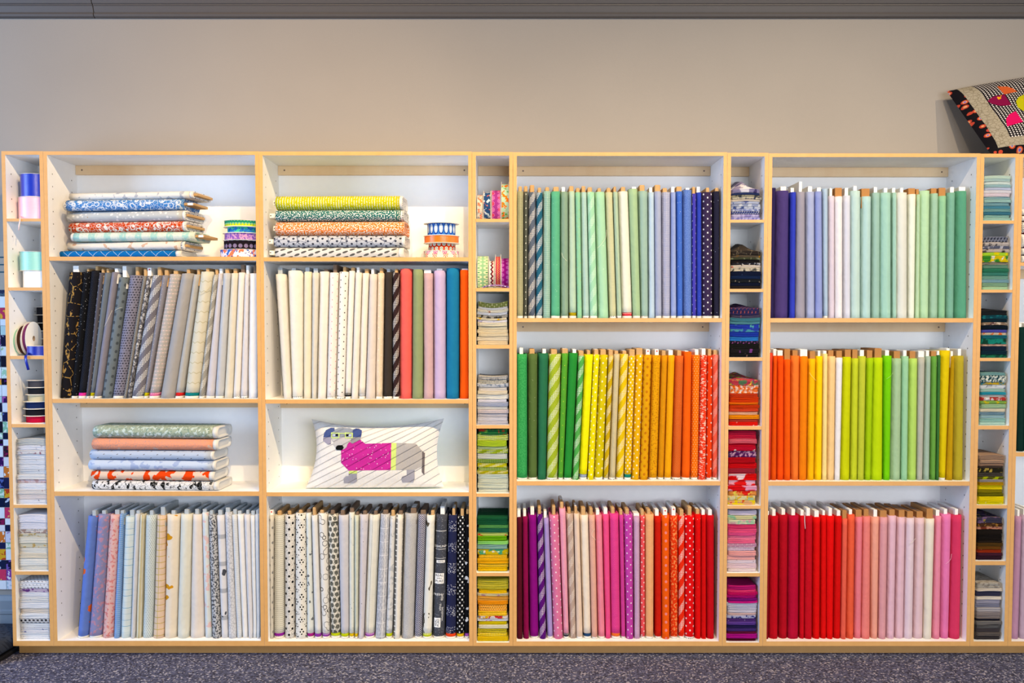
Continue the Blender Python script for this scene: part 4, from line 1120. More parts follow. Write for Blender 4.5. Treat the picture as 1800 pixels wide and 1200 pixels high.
stack('n1', 5, 838, 896, 754, 'lime dotted stack', '''
1.5|2c7040|nz:c03c30:40:0.58 nz:78b850:50:0.62|green cloth with red flowers,
1.6|b4c438|gg:f0f4d0:6:1.6|lime white-dotted
1.6|b4cc44||plain lime
0.8|b0c490||pale sage
1.1|a0b434|dd:f0f4d0:30:0.5:0.5:6:1.8|olive-lime banded-dot
1.5|d8dcd4||pale grey
1.1|7c9c40|gg:e8f0d0:8:1.2|moss green dotted
1.1|c4c028|dd:f4f4d0:30:0.5:0.5:6:1.8|chartreuse banded-dot
0.9|8ca83c|gg:f0f4d0:7:1.3|green white-dotted
0.9|c0b828|dd:f4f0d0:26:0.5:0.5:6:1.8|mustard banded-dot
1.3|d0dcd0||pale mint
1.2|dce0c8||ivory-green
1.3|e0e4cc||pale ivory
1.2|e4e4cc||cream
''', sag=0.004)
stack('n1', 6, 838, 896, 910, 'dark green topped stack', '''
2.2|1c5838||dark bottle green
0.9|5c9c58||mid green
1.3|2c6c50||deep green
1|c4d078|nz:d84830:36:0.6|lime cloth with red flowers,
1.5|74b424||vivid green
1|a0e080||light green
1.4|8cbcac||grey-teal
1.6|d8c030|nz:58b088:36:0.52 nz:f0f0e0:50:0.63|yellow and teal floral
1.3|f0c010|gg:f8e070:7:1.2|golden dotted
1.3|ecb40c||golden yellow
1.2|e8c020|gg:f8e890:7:1.2|yellow dotted
1.2|f0c808||bottom yellow
''', sag=0.0)
stack('n1', 0, 838, 896, 1018, 'mustard-topped yellow stack', '''
3|b4a824|gg:d8cc70:5:1.2|mustard green dotted
1.2|f0c830||golden
0.7|d8cc9c|nz:c080b0:60:0.6|small-flowered cream
1.5|e0a850||tan-orange
1|ec9c28||amber
2|f0a418|sq:f8d888:10:8:2.4|orange checked
1.3|f0c420|gg:f8e488:7:1.2|yellow dotted
0.8|ece0dc|nz:d03c40:36:0.57 nz:e8b830:40:0.6|red floral white
0.8|dcdce4|nz:b070b8:36:0.6|lilac floral white
1|d8c418||deep yellow
1.2|ece4c4||cream
1.2|d0bc1c|gg:f0e490:7:1.2|olive-yellow dotted
1.2|ecd020|gg:f8f0a0:7:1.2|lemon dotted
1.2|e4c418||bottom yellow
''', sag=0.004)
stack('n2', 1, 1285, 1339, 332, 'lavender-topped blue stack', '''
1.6|9890bc|nz:e8e4f0:16:0.54 nz:504878:20:0.62|lavender leaf-printed
0.8|34406c|sp:c8ccd8:60:0.14|navy
0.8|a8a48c|nz:484c50:70:0.53|olive-grey print
0.9|d8d0b8|nz:444c70:60:0.55|cream and navy print
0.8|dccfc0|nz:a03058:40:0.6|wine-flecked cream
1|c4cce4|nz:5868a8:40:0.56|pale blue print
1|a8b4d8|nz:e8ecf4:40:0.54|sky blue print
1|ccd4e8|nz:5064a0:60:0.57|icy blue print
1|94a0d4|nz:e0e4f4:60:0.55|periwinkle print
1.1|3c4888|dt:e8e8f0:10:10:2.6|navy dotted
1.3|a89cd8|nz:d4ccf0:80:0.52|lavender
1.1|8c88d0|nz:c8c4f0:80:0.52|violet-blue
''', sag=-0.006, peak=0.065)
stack('n2', 2, 1284, 1339, 441, 'brown-peaked black stack', '''
1.4|38302c|ve:8c7c64:30:0.02|dark brown lined
0.8|6c5c48|nz:c08830:40:0.6|brown and gold
0.8|4c5038|nz:9ca078:50:0.6|dark olive print
1|201c20|sp:8c4c40:50:0.12|black
0.8|2c2c38|nz:d8d8e0:50:0.58|charcoal and white
0.9|dcd0c4|nz:d05030:34:0.6 nz:302820:40:0.62|red-flowered cream
1.3|e0d4bc|nz:3c342c:60:0.6|cream and black speckled
1.4|18203c|sp:5c70a0:50:0.1|navy
1.2|1c2c50|sp:a8b4d0:50:0.12|dark blue specked
1.2|20242c|sp:b0a090:50:0.13|blackish specked
1.2|161c34||midnight blue
1|2c2424|sp:806858:50:0.12|dark brown
''', sag=-0.004, peak=0.05)
stack('n2', 3, 1283, 1338, 541, 'indigo-topped blue stack', '''
2|34305c|ds:e07058:16:18:1.2:4|indigo cloth with coral fish,
0.8|504868|sp:e07860:50:0.12|muted purple
1|4c8494||teal
0.8|5c94a0||soft teal
1.4|3448b8|nz:6cc0b0:40:0.62|royal blue print
0.8|58a0b4|nz:3450b0:40:0.52|aqua and blue
1.4|2c44b0|sp:d0d8f0:30:0.1|deep blue
1.2|3c84cc||bright sky blue
0.8|22202c|ds:b868b0:24:8:3:2|black cloth with purple dashes,
1.4|20201e||black
1.2|242226|nz:8c4c98:30:0.62|black and purple
1.2|1c1c20|sp:a87c70:40:0.13|black specked
''', sag=0.006, peak=0.03)
stack('n2', 4, 1282, 1336, 668, 'multicolour-topped orange stack', '''
1.6|c04858|nz:58845c:28:0.54 nz:e8c858:34:0.6 nz:5c3080:30:0.62|striped multicolour
1.3|ec7430|nz:fce8d8:90:0.52|orange and white flecked
1.3|f0803c|nz:fcecdc:90:0.53|light orange flecked
1.2|c84428||rust red
1.6|d8481c||deep orange
0.8|f07c24||bright orange
1.2|cc4424||brick
1|d85034||red-orange
1|f0c4a0|gg:f08048:7:1.6|peach checked
1.3|f09c20||amber
0.9|b04438||dusty red
1.2|e02c20|sp:f8d8d0:50:0.15|red dotted
''', sag=0.003, peak=0.03)
stack('n2', 5, 1280, 1332, 758, 'rose-topped red stack', '''
1.7|bc2844||rose red
1|d86878||dusty rose
0.8|c41c34||crimson
0.9|c4203c|nz:f0d8dc:36:0.62|crimson flowered
1.4|5c2060|nz:e0a8c8:80:0.54|purple and pink print
1.2|b81828||dark red
1.2|d01c28||red
1.2|a83040||wine
1.4|e02424|nz:f8dce0:30:0.58:0.5:1|red cloth with white birds,
1.2|ec3030|nz:f4b8d0:26:0.52:0.5:1|red and pink print
1.2|e0282c|nz:f0a8cc:24:0.5:0.5:1|pink and red print
1|e8a058|nz:e83830:36:0.53 nz:f0e070:40:0.58|red and yellow patch
1|ece0a8|nz:e8c030:36:0.52 nz:b0d8b0:36:0.58|yellow and mint patch
1|e8b888|nz:f0d840:36:0.53 nz:e05038:40:0.6|orange and yellow patch
''', sag=-0.004)
stack('n2', 6, 1279, 1331, 898, 'pink stack', '''
1.2|ecdcec||pale lilac-white
1.2|dcd49c|nz:c03c60:30:0.56 nz:98d0a8:30:0.55|patchwork-printed green and red
1.2|e0dcb8|nz:b0d8b0:30:0.52 nz:e0a8b8:40:0.58|mint and pink print
1.3|dc4878||raspberry pink
0.9|ec6090||hot pink
0.9|e05c94||deep pink
1.2|f088a8||mid pink
0.9|f0749c||bright pink
1|d498b8|dt:f8ecf4:20:10:1.6|mauve white-dotted
1|e0c0d8|dt:fcf4f8:22:10:1.6|lilac-pink dotted
1.2|f4a8a8||salmon pink
1.2|f4b0b0||peach-pink
1|ecd8e4|sp:806878:30:0.1|pale pink specked
1.2|f4d4dc||pale pink
1|f8e0dc||blush
''', sag=0.003)
stack('n2', 0, 1278, 1333, 1030, 'magenta-topped purple stack', '''
1.4|b82874||deep magenta-pink
0.8|e8487c||bright rose
1|c02064||raspberry
1|b01c74||magenta
0.9|7c1c78||purple
0.7|cc2888||fuchsia
1.2|d8d4e8||pale lavender
1|c8c4dc||lilac-grey
1.2|d8d0e0||soft lilac
0.8|d8b4b4||dusty pink
1|bcbce0|nz:3c3c8c:40:0.54 nz:e0c890:40:0.62|blue floral
1.1|54347c|sp:a890c8:50:0.12|violet
1.1|644498||purple-violet
1.2|2c2454||dark indigo
1|443074||indigo
0.9|6c1c3c||maroon
1.4|b0208c||vivid magenta
1|5c1428||dark maroon
''', sag=0.004)
stack('n3', 1, 1730, 1784, 308, 'pale aqua stack', '''
1|d0e4d4||pale mint
1|bcd8d4||pale aqua
1|dce8e4||icy white
1|a8ccd0||light aqua
0.9|ccd4ec||pale periwinkle
1|e8e4ea||pearl white
1.2|ecdce4||pinkish white
0.8|9cc4c8||dusty aqua
1.1|a8d0c8||seafoam
1.1|80b0b8||grey teal
1|5c98ac||steel blue
1|7cb0ac||sea teal
1|4c8498||deep teal
1|90c0b4||soft teal
1|a8d0c0||mint
''', sag=-0.003)
stack('n3', 2, 1728, 1781, 416, 'yellow-flowered green stack', '''
1.5|9498ac|ds:30303c:14:12:4:4|blue-grey black-printed
1.1|d0c4bc|nz:3c3434:46:0.56|beige and black floral
0.9|6c7088|nz:d8d4dc:46:0.56|grey floral
1|d0c0b4|nz:4c3c38:46:0.57|tan and black print
1|b8dc50|nz:f0e038:40:0.54|lime and yellow
1.8|e8d024|nz:4c9c3c:28:0.5 nz:f4f0e4:34:0.6|yellow flower and green leaf
0.8|b8b098|gg:2c2c28:4:1.2|black and beige checked
1|6c9c84||grey green
1.2|3c8468||forest teal
1|4c9080||teal green
1|78b09c||soft jade
1|80b0bc||dusty aqua
1|8cb894||sage
1|b4d8a8||pale green
''', sag=-0.003)
stack('n3', 3, 1726, 1777, 545, 'black-topped teal stack', '''
1.4|24282c|sp:c05070:30:0.1|black cloth with red birds,
1|1c4c58|nz:2c8088:40:0.55|dark teal print
0.9|18303c||midnight teal
0.8|a08468|nz:602c40:40:0.54 nz:ecd8c0:50:0.6|small-flowered tan
1.2|14202c|sp:405868:50:0.12|navy-black
0.8|5858b0||periwinkle blue
0.7|d8c4a8|nz:e07c40:40:0.56|orange-flecked cream
0.9|2c7884||peacock teal
1.5|2c9484|nz:1c4c3c:28:0.52|teal leaf-printed
0.6|b89080|nz:e0b8a0:50:0.5|dusty pink print
1.2|1c2c40|sp:d0c8d0:40:0.1|dark navy dotted
1|163040||inky blue
0.9|1c5040|nz:2c7c5c:40:0.55|dark green
''', sag=-0.003, peak=0.012)
stack('n3', 4, 1724, 1773, 655, 'teal-topped mixed stack', '''
0.9|78acac||dusty teal
2|1c4c54|nz:ecf0e4:90:0.5|teal and white flecked
0.7|d8b840|nz:4c8ca0:40:0.52|yellow and blue
1.2|dce0e4|nz:909cb0:36:0.6|white floral
0.9|a8ccc0||light seafoam
0.8|40a4b8||bright aqua
0.7|b8c8c8|hs:d84c40:9:0.2|pale striped
1|c04840|nz:f0ece8:40:0.5|red and white print
1|90b45c|nz:e8d030:40:0.55|green and yellow
1.3|a8cc9c||pale green
1|ece0c0||cream
1|4c7c94|gg:e0e4e4:5:1.2|blue dotted
0.9|a0c8d0||pale blue
1|98ccc0||soft aqua
1|bce0d0||icy mint
''', sag=-0.004)
stack('n3', 5, 1721, 1772, 800, 'brown-topped yellow stack', '''
1.2|b08c70||cocoa brown
1.2|c09878||tan
0.9|a07c64||mid brown
0.7|4c3c34||dark brown
1.3|2c281c|nz:c0a858:50:0.57 sp:e08898:30:0.12|black-brown floral
1.2|4c443c||espresso
0.8|5c5c24|nz:b8c020:40:0.54|olive print
0.8|a89c98||taupe
0.9|b89018||mustard
1.4|e8d414||vivid yellow
1|908418||olive
1|706c1c||dark olive
1.4|f0dc10||lemon yellow
0.9|e0d428|sp:f8f4b0:60:0.15|speckled yellow
''', sag=-0.003)
stack('n3', 6, 1719, 1767, 910, 'dark print stack', '''
1.6|403c54|nz:7c5c8c:26:0.54 nz:b09c4c:40:0.62|purple-grey paisley
1|503424|nz:b08040:50:0.56|brown and gold
0.8|c89078|nz:7c3c2c:40:0.55|dusty coral
1.3|241c18||black-brown
1.3|1c1614||blackish
1.2|2c2018||dark chocolate
1|543c1c||bronze brown
0.8|6c441c||rust brown
1|a03820|sp:f0c0a0:50:0.15|rust dotted
1|4c2434||plum
1|341c28||dark plum
''', sag=-0.003)
stack('n3', 0, 1717, 1766, 1025, 'grey-beige topped stack', '''
1.4|b8b0a4|nz:988c80:60:0.55|grey-beige
0.8|e8d8c4||pale peach
1.4|3c3c58||slate navy
0.8|ece0d0||cream
1.1|a8a4b8||grey-lilac
1|8c8ca4||dusty blue
1|bcb4b8||pale taupe
1|a49490||warm grey
0.9|847470|gg:b8aca8:5:1.2|brown-grey checked
0.6|242230||black
1|5c5450|gg:d8d4d0:6:1.3|charcoal dotted
1|3c3838|gg:c8c4c4:6:1.2|black dotted
1|4c4448||dark grey
1|58504c|hs:8c7c74:6:0.3|brown striped
1|443c3c||dark taupe
''', sag=-0.003)

# ------------------------------------------------------------------ cushions
def proj(P):
    r = P - Vector((0, CY, CZ)); zc = r.y * _c - r.z * _s; yc = r.y * _s + r.z * _c
    return 900 + F * r.x / zc, PPY - F * yc / zc
class Pillow:
    def __init__(s, TL, TR, BL, BR, thick, pulls, back=1.0):
        s.c = (TL, TR, BL, BR); s.T = thick; s.p = pulls; s.bk = back
        s.n = ((TR - TL) + (BR - BL)).cross((TL - BL) + (TR - BR)).normalized()
        if s.n.y > 0: s.n = -s.n
    def P(s, a, b, side=1, lift=0.0):
        TL, TR, BL, BR = s.c; u, v = (a + 1) / 2, (b + 1) / 2
        base = BL.lerp(BR, u).lerp(TL.lerp(TR, u), v)
        ex = ((TR - TL) + (BR - BL)).normalized(); ez = ((TL - BL) + (TR - BR)).normalized()
        pt, pb, pl, pr = s.p; k = 1 - a * a; m = 1 - b * b
        base = base - ez * (pt * k * v * v) + ez * (pb * k * (1 - v) ** 2) + ex * (pl * m * (1 - u) ** 2) - ex * (pr * m * u * u)
        h = s.T * (max(0.0, 1 - a ** 4) * max(0.0, 1 - b ** 4)) ** 0.62
        h += s.T * 0.05 * noise.noise(Vector((a * 3.1, b * 2.7, s.T * 50))) * max(0.0, (1 - a * a) * (1 - b * b)) ** 0.5 * 4
        return base + s.n * (h * (1 if side > 0 else -s.bk) + lift)
    def inv(s, px, py):
        a = b = 0.0
        for _ in range(14):
            q = proj(s.P(a, b)); ea, eb = px - q[0], py - q[1]
            qa = proj(s.P(a + 0.01, b)); qb = proj(s.P(a, b + 0.01))
            j = ((qa[0] - q[0]) * 100, (qb[0] - q[0]) * 100, (qa[1] - q[1]) * 100, (qb[1] - q[1]) * 100)
            det = j[0] * j[3] - j[1] * j[2]
            if abs(det) < 1e-6: break
            a += max(-0.3, min(0.3, (ea * j[3] - eb * j[1]) / det)); b += max(-0.3, min(0.3, (eb * j[0] - ea * j[2]) / det))
            a = max(-0.99, min(0.99, a)); b = max(-0.99, min(0.99, b))
        return a, b
    def sheet(s, name, mat, parent, side=1, keep=None, n=44, W=0.6, Hh=0.33, org=Vector((0, 0, 0)), rim=0.0):
        vs = []; fs = []; uv = []; idx = {}
        g = [-1 + 2 * i / n for i in range(n + 1)]
        f_ = lambda t: math.copysign(abs(t) ** 0.85, t)
        def vid(i, j):
            if (i, j) not in idx: idx[(i, j)] = len(vs); vs.append(s.P(f_(g[i]), f_(g[j]), side) - org)
            return idx[(i, j)]
        for i in range(n):
            for j in range(n):
                a, b = f_((g[i] + g[i + 1]) / 2), f_((g[j] + g[j + 1]) / 2)
                if keep and not keep(a, b): continue
                q = [(i, j), (i + 1, j), (i + 1, j + 1), (i, j + 1)]
                if side < 0: q.reverse()
                fs.append(tuple(vid(*t) for t in q)); uv.append([(f_(g[t[0]]) * W / 2, f_(g[t[1]]) * Hh / 2) for t in q])
        return new(name, mesh(name, vs, fs, uv, smooth=True), mat, parent)
    def patch(s, name, poly, mat, parent, lift, org, conv, step=2.2, label=None):
        bm = bmesh.new(); V = [bm.verts.new((*conv(*p), 0)) for p in poly]; bm.faces.new(V)
        bmesh.ops.triangulate(bm, faces=bm.faces[:])
        for _ in range(6):
            L = [e for e in bm.edges if e.calc_length() > step * 2]
            if not L: break
            bmesh.ops.subdivide_edges(bm, edges=L, cuts=1); bmesh.ops.triangulate(bm, faces=[f for f in bm.faces if len(f.verts) > 3])
        uvl = bm.loops.layers.uv.new('UVMap')
        for v in bm.verts:
            px, py = v.co.x, v.co.y; a, b = s.inv(px, py); v.co = s.P(a, b, 1, lift) - org
            v.index
        for f in bm.faces:
            if f.normal.y > 0: pass
            for l in f.loops: l[uvl].uv = (l.vert.co.x, l.vert.co.z)
        bm.normal_update()
        bmesh.ops.recalc_face_normals(bm, faces=bm.faces[:])
        me = bpy.data.meshes.new(name); bm.to_mesh(me); bm.free()
        for p in me.polygons: p.use_smooth = True
        o = new(name, me, mat, parent)
        if label: o['label'] = label
        return o
def quilted(base, pat='', lines=True):
    key = ('q', base, pat)
    if key in MATS: return MATS[key]
    g = G('quilted_' + base, 0.9); g.b.inputs['Specular IOR Level'].default_value = 0.08; c = dye(base)
    for layer in pat.split():
        p = layer.split(':'); c = g.mix(mask(g, p), c, dye(p[1]))
    g.color(c)
    u, v = g.uv[0], g.uv[1]
    d = g.ma('ABSOLUTE', g.ma('SUBTRACT', g.ma('FRACT', g.ma('DIVIDE', g.ma('SUBTRACT', v, g.ma('MULTIPLY', u, 0.55)), 0.036)), 0.5))
    h = g.ma('MINIMUM', g.ma('MULTIPLY', d, 8.0), 1.0)
    h = g.ma('ADD', h, g.ma('MULTIPLY', g.noise(g.vec(1.6, 0.5), 60.0, 2.0), 0.8))
    g.bump(h, 0.9, 0.004); MATS[key] = g.m; return g.m
zs = SH['w2'][3] + 0.001
def lean(px, py, z_or_none, Yb=0.085, tilt=0.17):      # corner on the leaning plane through the pillow's foot
    d = ray(px, py); t = 4.2
    for _ in range(40):
        P = Vector((0, CY, CZ)) + d * t; Y = Yb + (P.z - zs) * tilt; t += (Y - P.y) / d.y
    return Vector((0, CY, CZ)) + d * t
dp = lambda x, y: (540 + x / 7.2, 730 + y / 7.2)
TL = lean(*dp(55, 45), None); TR = lean(*dp(1735, 35), None); BL = lean(*dp(-20, 915), None); BR = lean(*dp(1730, 900), None)
BL.z = max(BL.z, zs + 0.001); BR.z = max(BR.z, zs + 0.001)
pil = Pillow(TL, TR, BL, BR, 0.052, (0.036, -0.002, 0.034, 0.032))
org = Vector(((BL.x + BR.x) / 2, 0.085, zs))
e = empty('dog_cushion', org, 'white quilted oblong cushion with patchwork dachshund in a magenta sweater', 'cushion')
pil.sheet('cover', quilted('e9e7e4'), e, 1, org=org); pil.sheet('back_cover', cloth('a8cc3c', '', 0.3), e, -1, org=org)
def pp(nm, poly, col, lift, pat='', label=None): return pil.patch(nm, poly, quilted(col, pat), e, lift, org, dp, label=label)
pp('ear', [(240, 185), (300, 155), (345, 155), (350, 190), (300, 230), (298, 275), (205, 275), (215, 220)], '48588c', 0.0012)
pp('ear_tip', [(205, 275), (298, 275), (302, 300), (300, 365), (262, 368), (202, 320)], 'a09cb4', 0.0012)
pp('head', [(345, 182), (400, 155), (540, 160), (585, 180), (578, 230), (570, 275), (303, 275), (300, 228)], '8c98ac', 0.0012)
pp('sweater', [(672, 305), (735, 358), (1065, 347), (1057, 690), (525, 697), (430, 600), (430, 440), (470, 425), (510, 345), (545, 335), (575, 345)], 'c03898', 0.0012, 'sp:f8d0ec:80:0.16', 'magenta dog sweater with white flecks')
pp('muzzle', [(303, 275), (570, 275), (548, 320), (512, 360), (498, 400), (462, 430), (400, 405), (355, 400), (335, 370), (340, 345), (308, 310)], 'c4c2c4', 0.0020)
pp('nose', [(375, 385), (400, 375), (448, 377), (465, 405), (448, 432), (430, 440), (375, 437), (360, 412)], '141416', 0.0032)
pp('ear', [(580, 180), (620, 163), (660, 170), (693, 190), (690, 240), (680, 275), (578, 275), (573, 230)], '44548c', 0.0026)
pp('ear_tip', [(578, 275), (680, 275), (672, 305), (575, 355), (545, 340), (560, 300)], '94949c', 0.0026)
pp('eye', [(318, 230), (395, 230), (395, 262), (320, 264)], 'b4c4e0', 0.0026); pp('pupil', [(360, 235), (396, 235), (393, 260), (358, 260)], '101014', 0.0036)
pp('eye', [(490, 232), (562, 232), (558, 264), (488, 264)], 'b4c4e0', 0.0026); pp('pupil', [(492, 237), (527, 237), (525, 262), (490, 262)], '101014', 0.0036)
for (x0, x1) in ((305, 410), (478, 580)):
    for q in ([(x0, 214), (x1, 220), (x1, 232), (x0, 228)], [(x0, 278), (x1, 276), (x1 - 6, 288), (x0 + 12, 291)], [(x0, 222), (x0 + 13, 222), (x0 + 13, 286), (x0 + 2, 284)], [(x1 - 13, 222), (x1, 222), (x1 - 2, 284), (x1 - 14, 284)]):
        pp('glasses_rim', q, 'c8e088', 0.0042)
pp('glasses_bridge', [(408, 222), (480, 222), (480, 232), (408, 232)], 'c8e088', 0.0042)
pp('sweater_hem', [(1066, 347), (1130, 347), (1120, 690), (1057, 690)], 'd0e488', 0.0012)
pp('rump', [(1131, 347), (1375, 355), (1455, 450), (1455, 640), (1360, 686), (1121, 690)], 'b4b0ae', 0.0012)
pp('tail', [(1456, 450), (1490, 475), (1482, 755), (1450, 715)], '6c6468', 0.0012)
pp('cuff', [(530, 700), (632, 698), (628, 735), (527, 735)], 'd0e488', 0.0012)
pp('foot', [(527, 736), (628, 736), (632, 830), (605, 855), (465, 860), (462, 795), (490, 770), (525, 765)], 'a0a0b0', 0.0012)
pp('foot', [(1260, 691), (1360, 688), (1360, 800), (1345, 845), (1205, 850), (1190, 805), (1205, 770), (1260, 755)], 'a0a0b0', 0.0012)

# patchwork cushion lying tilted on top of the right-hand cases
ztop = Z(270.5) + 0.003
TL = U(1664, 160, 0.235); TR = U(1925, 118, 0.235)
BL = Vector((U(1742, 268, 0.03).x, 0.03, ztop)); BR = Vector((U(2010, 268, 0.03).x, 0.03, ztop))
pl2 = Pillow(TL, TR, BL, BR, 0.062, (0.0, 0.012, 0.0, 0.0), back=0.35)
org2 = Vector(((BL.x + BR.x) / 2, 0.05, ztop))
e2 = empty('patchwork_cushion', org2, 'black-checked patchwork cushion with bright petals lying on top of the cases', 'cushion')
isb = lambda a, b: max(abs(a), -b) > 0.90
isn = lambda a, b: not isb(a, b) and (max(abs(a), -b) > 0.70 or b > 0.95)
pl2.sheet('border', cloth('141016', 'vf:b84838:30:0.40 vf:d8a070:30:0.26 vf:6c5cc0:30:0.17', 0.3), e2, 1, isb, 48, 0.62, 0.5, org2)
pl2.sheet('beige_band', cloth('a89c84', 've:8c8068:60:0.06', 0.6), e2, 1, isn, 48, 0.62, 0.5, org2)
pl2.sheet('checked_panel', cloth('161214', 'gg:ece0dc:12:3.0', 0.2), e2, 1, lambda a, b: not isb(a, b) and not isn(a, b), 48, 0.62, 0.5, org2)
pl2.sheet('back_cover', cloth('7c7464', '', 0.4), e2, -1, None, 30, 0.62, 0.5, org2)
cp = lambda x, y: (1650 + x / 8.0, 130 + y / 8.0)
for col, poly in (('c86038', [(820, 178), (960, 180), (1040, 205), (1105, 250), (920, 290)]), ('7c1440', [(685, 385), (740, 335), (800, 312), (925, 290), (1020, 440), (860, 450), (740, 420)]),
                  ('d01460', [(1080, 525), (1185, 675), (960, 740), (945, 640), (990, 570)]), ('b8b418', [(1085, 390), (1120, 330), (1190, 295), (1280, 320), (1320, 400), (1280, 490), (1190, 525), (1110, 470)])):
    pl2.patch('petal', poly, cloth(col, 'nz:f0a030:26:0.66', 0.3), e2, 0.0016, org2, cp)

# ------------------------------------------------------------------ quilt on the wall, floor bundle
xr = CX['n0'][0] - T - 0.012; ncol = 6; cw = 0.082; xq = xr - ncol * cw; Yq = WALLY - 0.012
e3 = empty('wall_quilt', ((xq + xr) / 2, Yq, Z(1036, Yq)), 'patchwork quilt of purple, navy and white strips hung at the far left wall', 'quilt')
o3 = (e3.location.x, e3.location.y, e3.location.z)
box('backing', xq, xr, Yq + 0.004, Yq + 0.010, Z(1036, Yq), Z(509, Yq), cloth('c8c4cc'), e3, org=o3)
QC = [('b8d8d8', ''), ('1c1a38', 'nz:8c8cb0:40:0.62'), ('e4ecec', 'nz:b0c880:40:0.58'), ('18182c', 'sp:b8b8d0:40:0.12'), ('a8d8b0', 'nz:e8f4e8:40:0.5'),
      ('4c2070', 'nz:181020:40:0.52'), ('f0f0f4', ''), ('3c1c58', 'nz:b060a8:40:0.56'), ('ecebf0', ''), ('1c2048', 'nz:5868a8:40:0.6'), ('8cc8a0', 'nz:e0f0e0:50:0.52'),
      ('141c3c', ''), ('eeeef4', ''), ('8c2450', 'nz:302030:50:0.5'), ('f0e8ec', ''), ('e08040', 'nz:f8f0e8:30:0.55'), ('20244c', ''), ('c84830', 'nz:e8b040:40:0.5'),
      ('1c2444', 'nz:c8d0e8:30:0.6'), ('d84468', 'nz:f0c070:40:0.55'), ('f2f2f6', ''), ('1c2448', ''), ('e0dcec', 'nz:b890c0:40:0.6'), ('90c8a8', 'nz:f0f4e8:30:0.52'), ('f2f4f4', ''),
      ('1c1c3c', 'nz:7c60b0:40:0.58'), ('8c4ca0', 'nz:f0e8f0:50:0.53'), ('ece8f4', 'nz:b8d0e0:40:0.55'), ('2c3450', 'nz:506878:40:0.5'), ('f0f4f4', ''), ('c04060', 'nz:f0b048:30:0.52'), ('e8eef4', '')]
z0 = Z(1036, Yq); z1 = Z(509, Yq); rr_ = random.Random(3); cuts = [0.0]
while len(cuts) < len(QC): cuts.append(cuts[-1] + rr_.choice([0.7, 1.0, 1.2]))
cuts = [c / (cuts[-1] + 1.0) for c in cuts] + [1.0]
for ci in range(ncol):
    for ri in range(len(QC)):
        b_, p_ = QC[(ri + ci * 7) % len(QC)]
        za = z1 - (z1 - z0) * cuts[ri + 1]; zb_ = z1 - (z1 - z0) * cuts[ri]
        box('quilt_patch', xq + ci * cw + 0.0008, xq + (ci + 1) * cw - 0.0008, Yq, Yq + 0.0042, za + 0.0008, zb_ - 0.0008, cloth(b_, p_, 0.4), e3, 0.0012, org=o3)
hb_ = box('header_band', xq, xr, Yq + 0.002, Yq + 0.009, z1, Z(424, Yq), cloth('b8aa98', '', 0.3), e3, org=o3)
for y in (452, 465, 478):
    z = Z(y, Yq); box('stitched_line', xq, xr, Yq + 0.001, Yq + 0.002, z - 0.003, z + 0.003, cloth('3c5c68', '', 0.2), hb_, org=o3)
# dark cloth-covered bundle on the carpet at the lower left
bx = Vector((X(2.6) - 0.155, 0.05, 0)); eb = empty('floor_bundle', bx, 'dark blue-grey cloth bundle with black base on carpet at lower left', 'bundle', rot=(0, 0, -0.04))
def rbox(nm, sx, sy, z0_, z1_, mat, rad):
    bm = bmesh.new(); bm.from_mesh(mesh('q', boxv(-sx, sx, -sy, sy, z0_, z1_), BOXF))
    bmesh.ops.bevel(bm, geom=bm.edges[:], offset=rad, segments=4, affect='EDGES', profile=0.5)
    bmesh.ops.subdivide_edges(bm, edges=[q for q in bm.edges if q.calc_length() > 0.08], cuts=6, use_grid_fill=True)
    for v in bm.verts:
        if v.co.z > z0_ + 0.01: v.co += Vector((0, 0, 0.006 * noise.noise(v.co * 14)))
    uvl = bm.loops.layers.uv.new('UVMap')
    for f in bm.faces:
        for l in f.loops: l[uvl].uv = (l.vert.co.x, l.vert.co.y + l.vert.co.z)
    me = bpy.data.meshes.new(nm); bm.to_mesh(me); bm.free(); me.polygons.foreach_set('use_smooth', [True] * len(me.polygons))
    return new(nm, me, mat, eb)
rbox('base', 0.14, 0.17, 0.0005, 0.02, plain('black_base', '101014', 0.6), 0.004)
rbox('cloth_cover', 0.137, 0.167, 0.0205, 0.085, cloth('3a4252', 'nz:2c3240:60:0.55', 0.8), 0.022)

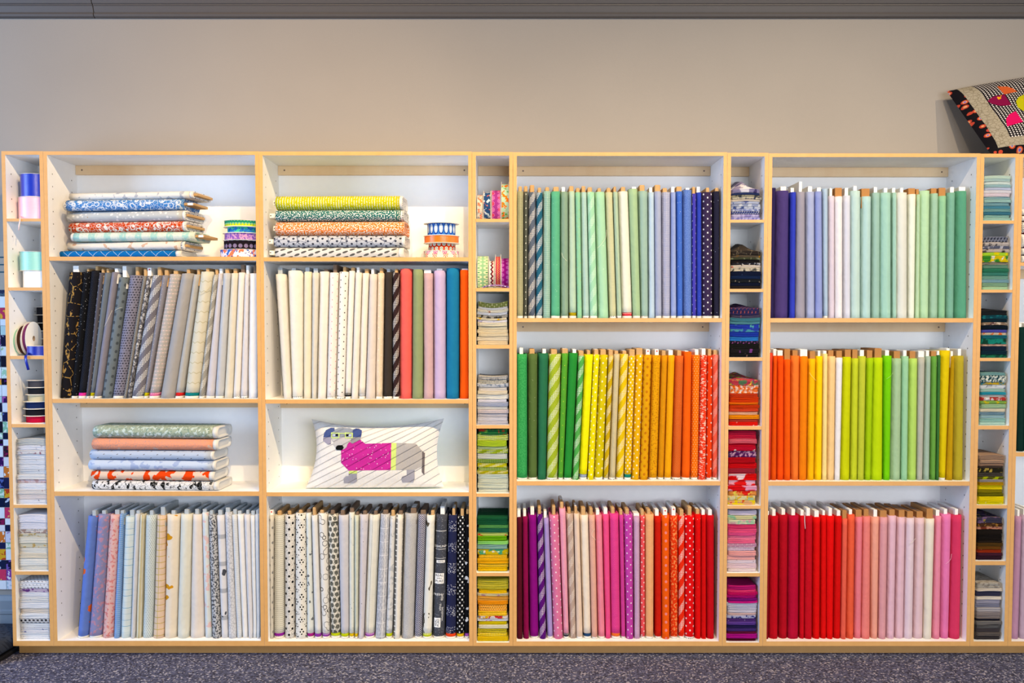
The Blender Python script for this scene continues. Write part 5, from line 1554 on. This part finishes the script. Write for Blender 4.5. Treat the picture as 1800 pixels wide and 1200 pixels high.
# ------------------------------------------------------------------ loose threads on some bolts
def thread(row, k, pts, ox, oy, s, col='f0e8d0', r=0.0005):
    e_, cb, wb, wt, ct, H, d, Yf, zb_ = SHEETS[(row, k)]
    P = [U(ox + x / s, oy + y / s, Yf - 0.0045 + (0.002 if i in (0, len(pts) - 1) else 0)) for i, (x, y) in enumerate(pts)]
    Q = []
    for i in range(len(P) - 1):
        for t in (0, 0.25, 0.5, 0.75):
            p0, p1, p2, p3 = P[max(i - 1, 0)], P[i], P[i + 1], P[min(i + 2, len(P) - 1)]
            Q.append(0.5 * ((2 * p1) + (p2 - p0) * t + (2 * p0 - 5 * p1 + 4 * p2 - p3) * t * t + (3 * p1 - p0 - 3 * p2 + p3) * t ** 3))
    Q.append(P[-1]); tube('loose_thread', [q - e_.location for q in Q], r, plain('thread_' + col, col, 0.8), e_)
R1, R2, R3, R4, R5 = 'grey-to-white row', 'green-to-navy row', 'orange-to-olive solids row', 'crimson-to-pink solids row', 'plum-to-red row'
thread(R1, 6, [(600, 400), (570, 408), (540, 425)], 80, 450, 4.445)
thread(R1, 5, [(520, 425), (490, 490), (460, 550)], 80, 450, 4.445)
thread(R1, 15, [(1290, 235), (1255, 275), (1200, 305)], 80, 450, 4.445, 'd0b878')
thread(R2, 6, [(365, 690), (375, 720), (400, 745)], 890, 260, 3.75)
thread(R2, 11, [(660, 540), (655, 590), (625, 635), (600, 660)], 890, 260, 3.75)
thread(R3, 6, [(372, 378), (385, 400), (418, 435)], 1330, 560, 4.0, 'fce890')
thread(R3, 16, [(958, 380), (940, 405), (912, 425)], 1330, 560, 4.0, 'c0f080')
thread(R4, 18, [(1080, 410), (1060, 435), (1035, 450)], 1330, 840, 3.87)
thread(R4, 22, [(1326, 515), (1318, 555), (1285, 585)], 1330, 840, 3.87, 'f8d0e4')
thread(R4, 4, [(328, 232), (327, 290), (331, 345)], 1330, 840, 3.87, 'f0f0f4', 0.0012)
thread(R5, 7, [(455, 290), (440, 320), (420, 335)], 890, 840, 3.87)
thread(R5, 8, [(496, 570), (495, 610), (485, 650)], 890, 840, 3.87)
thread(R5, 10, [(600, 345), (580, 385), (610, 420)], 890, 840, 3.87)
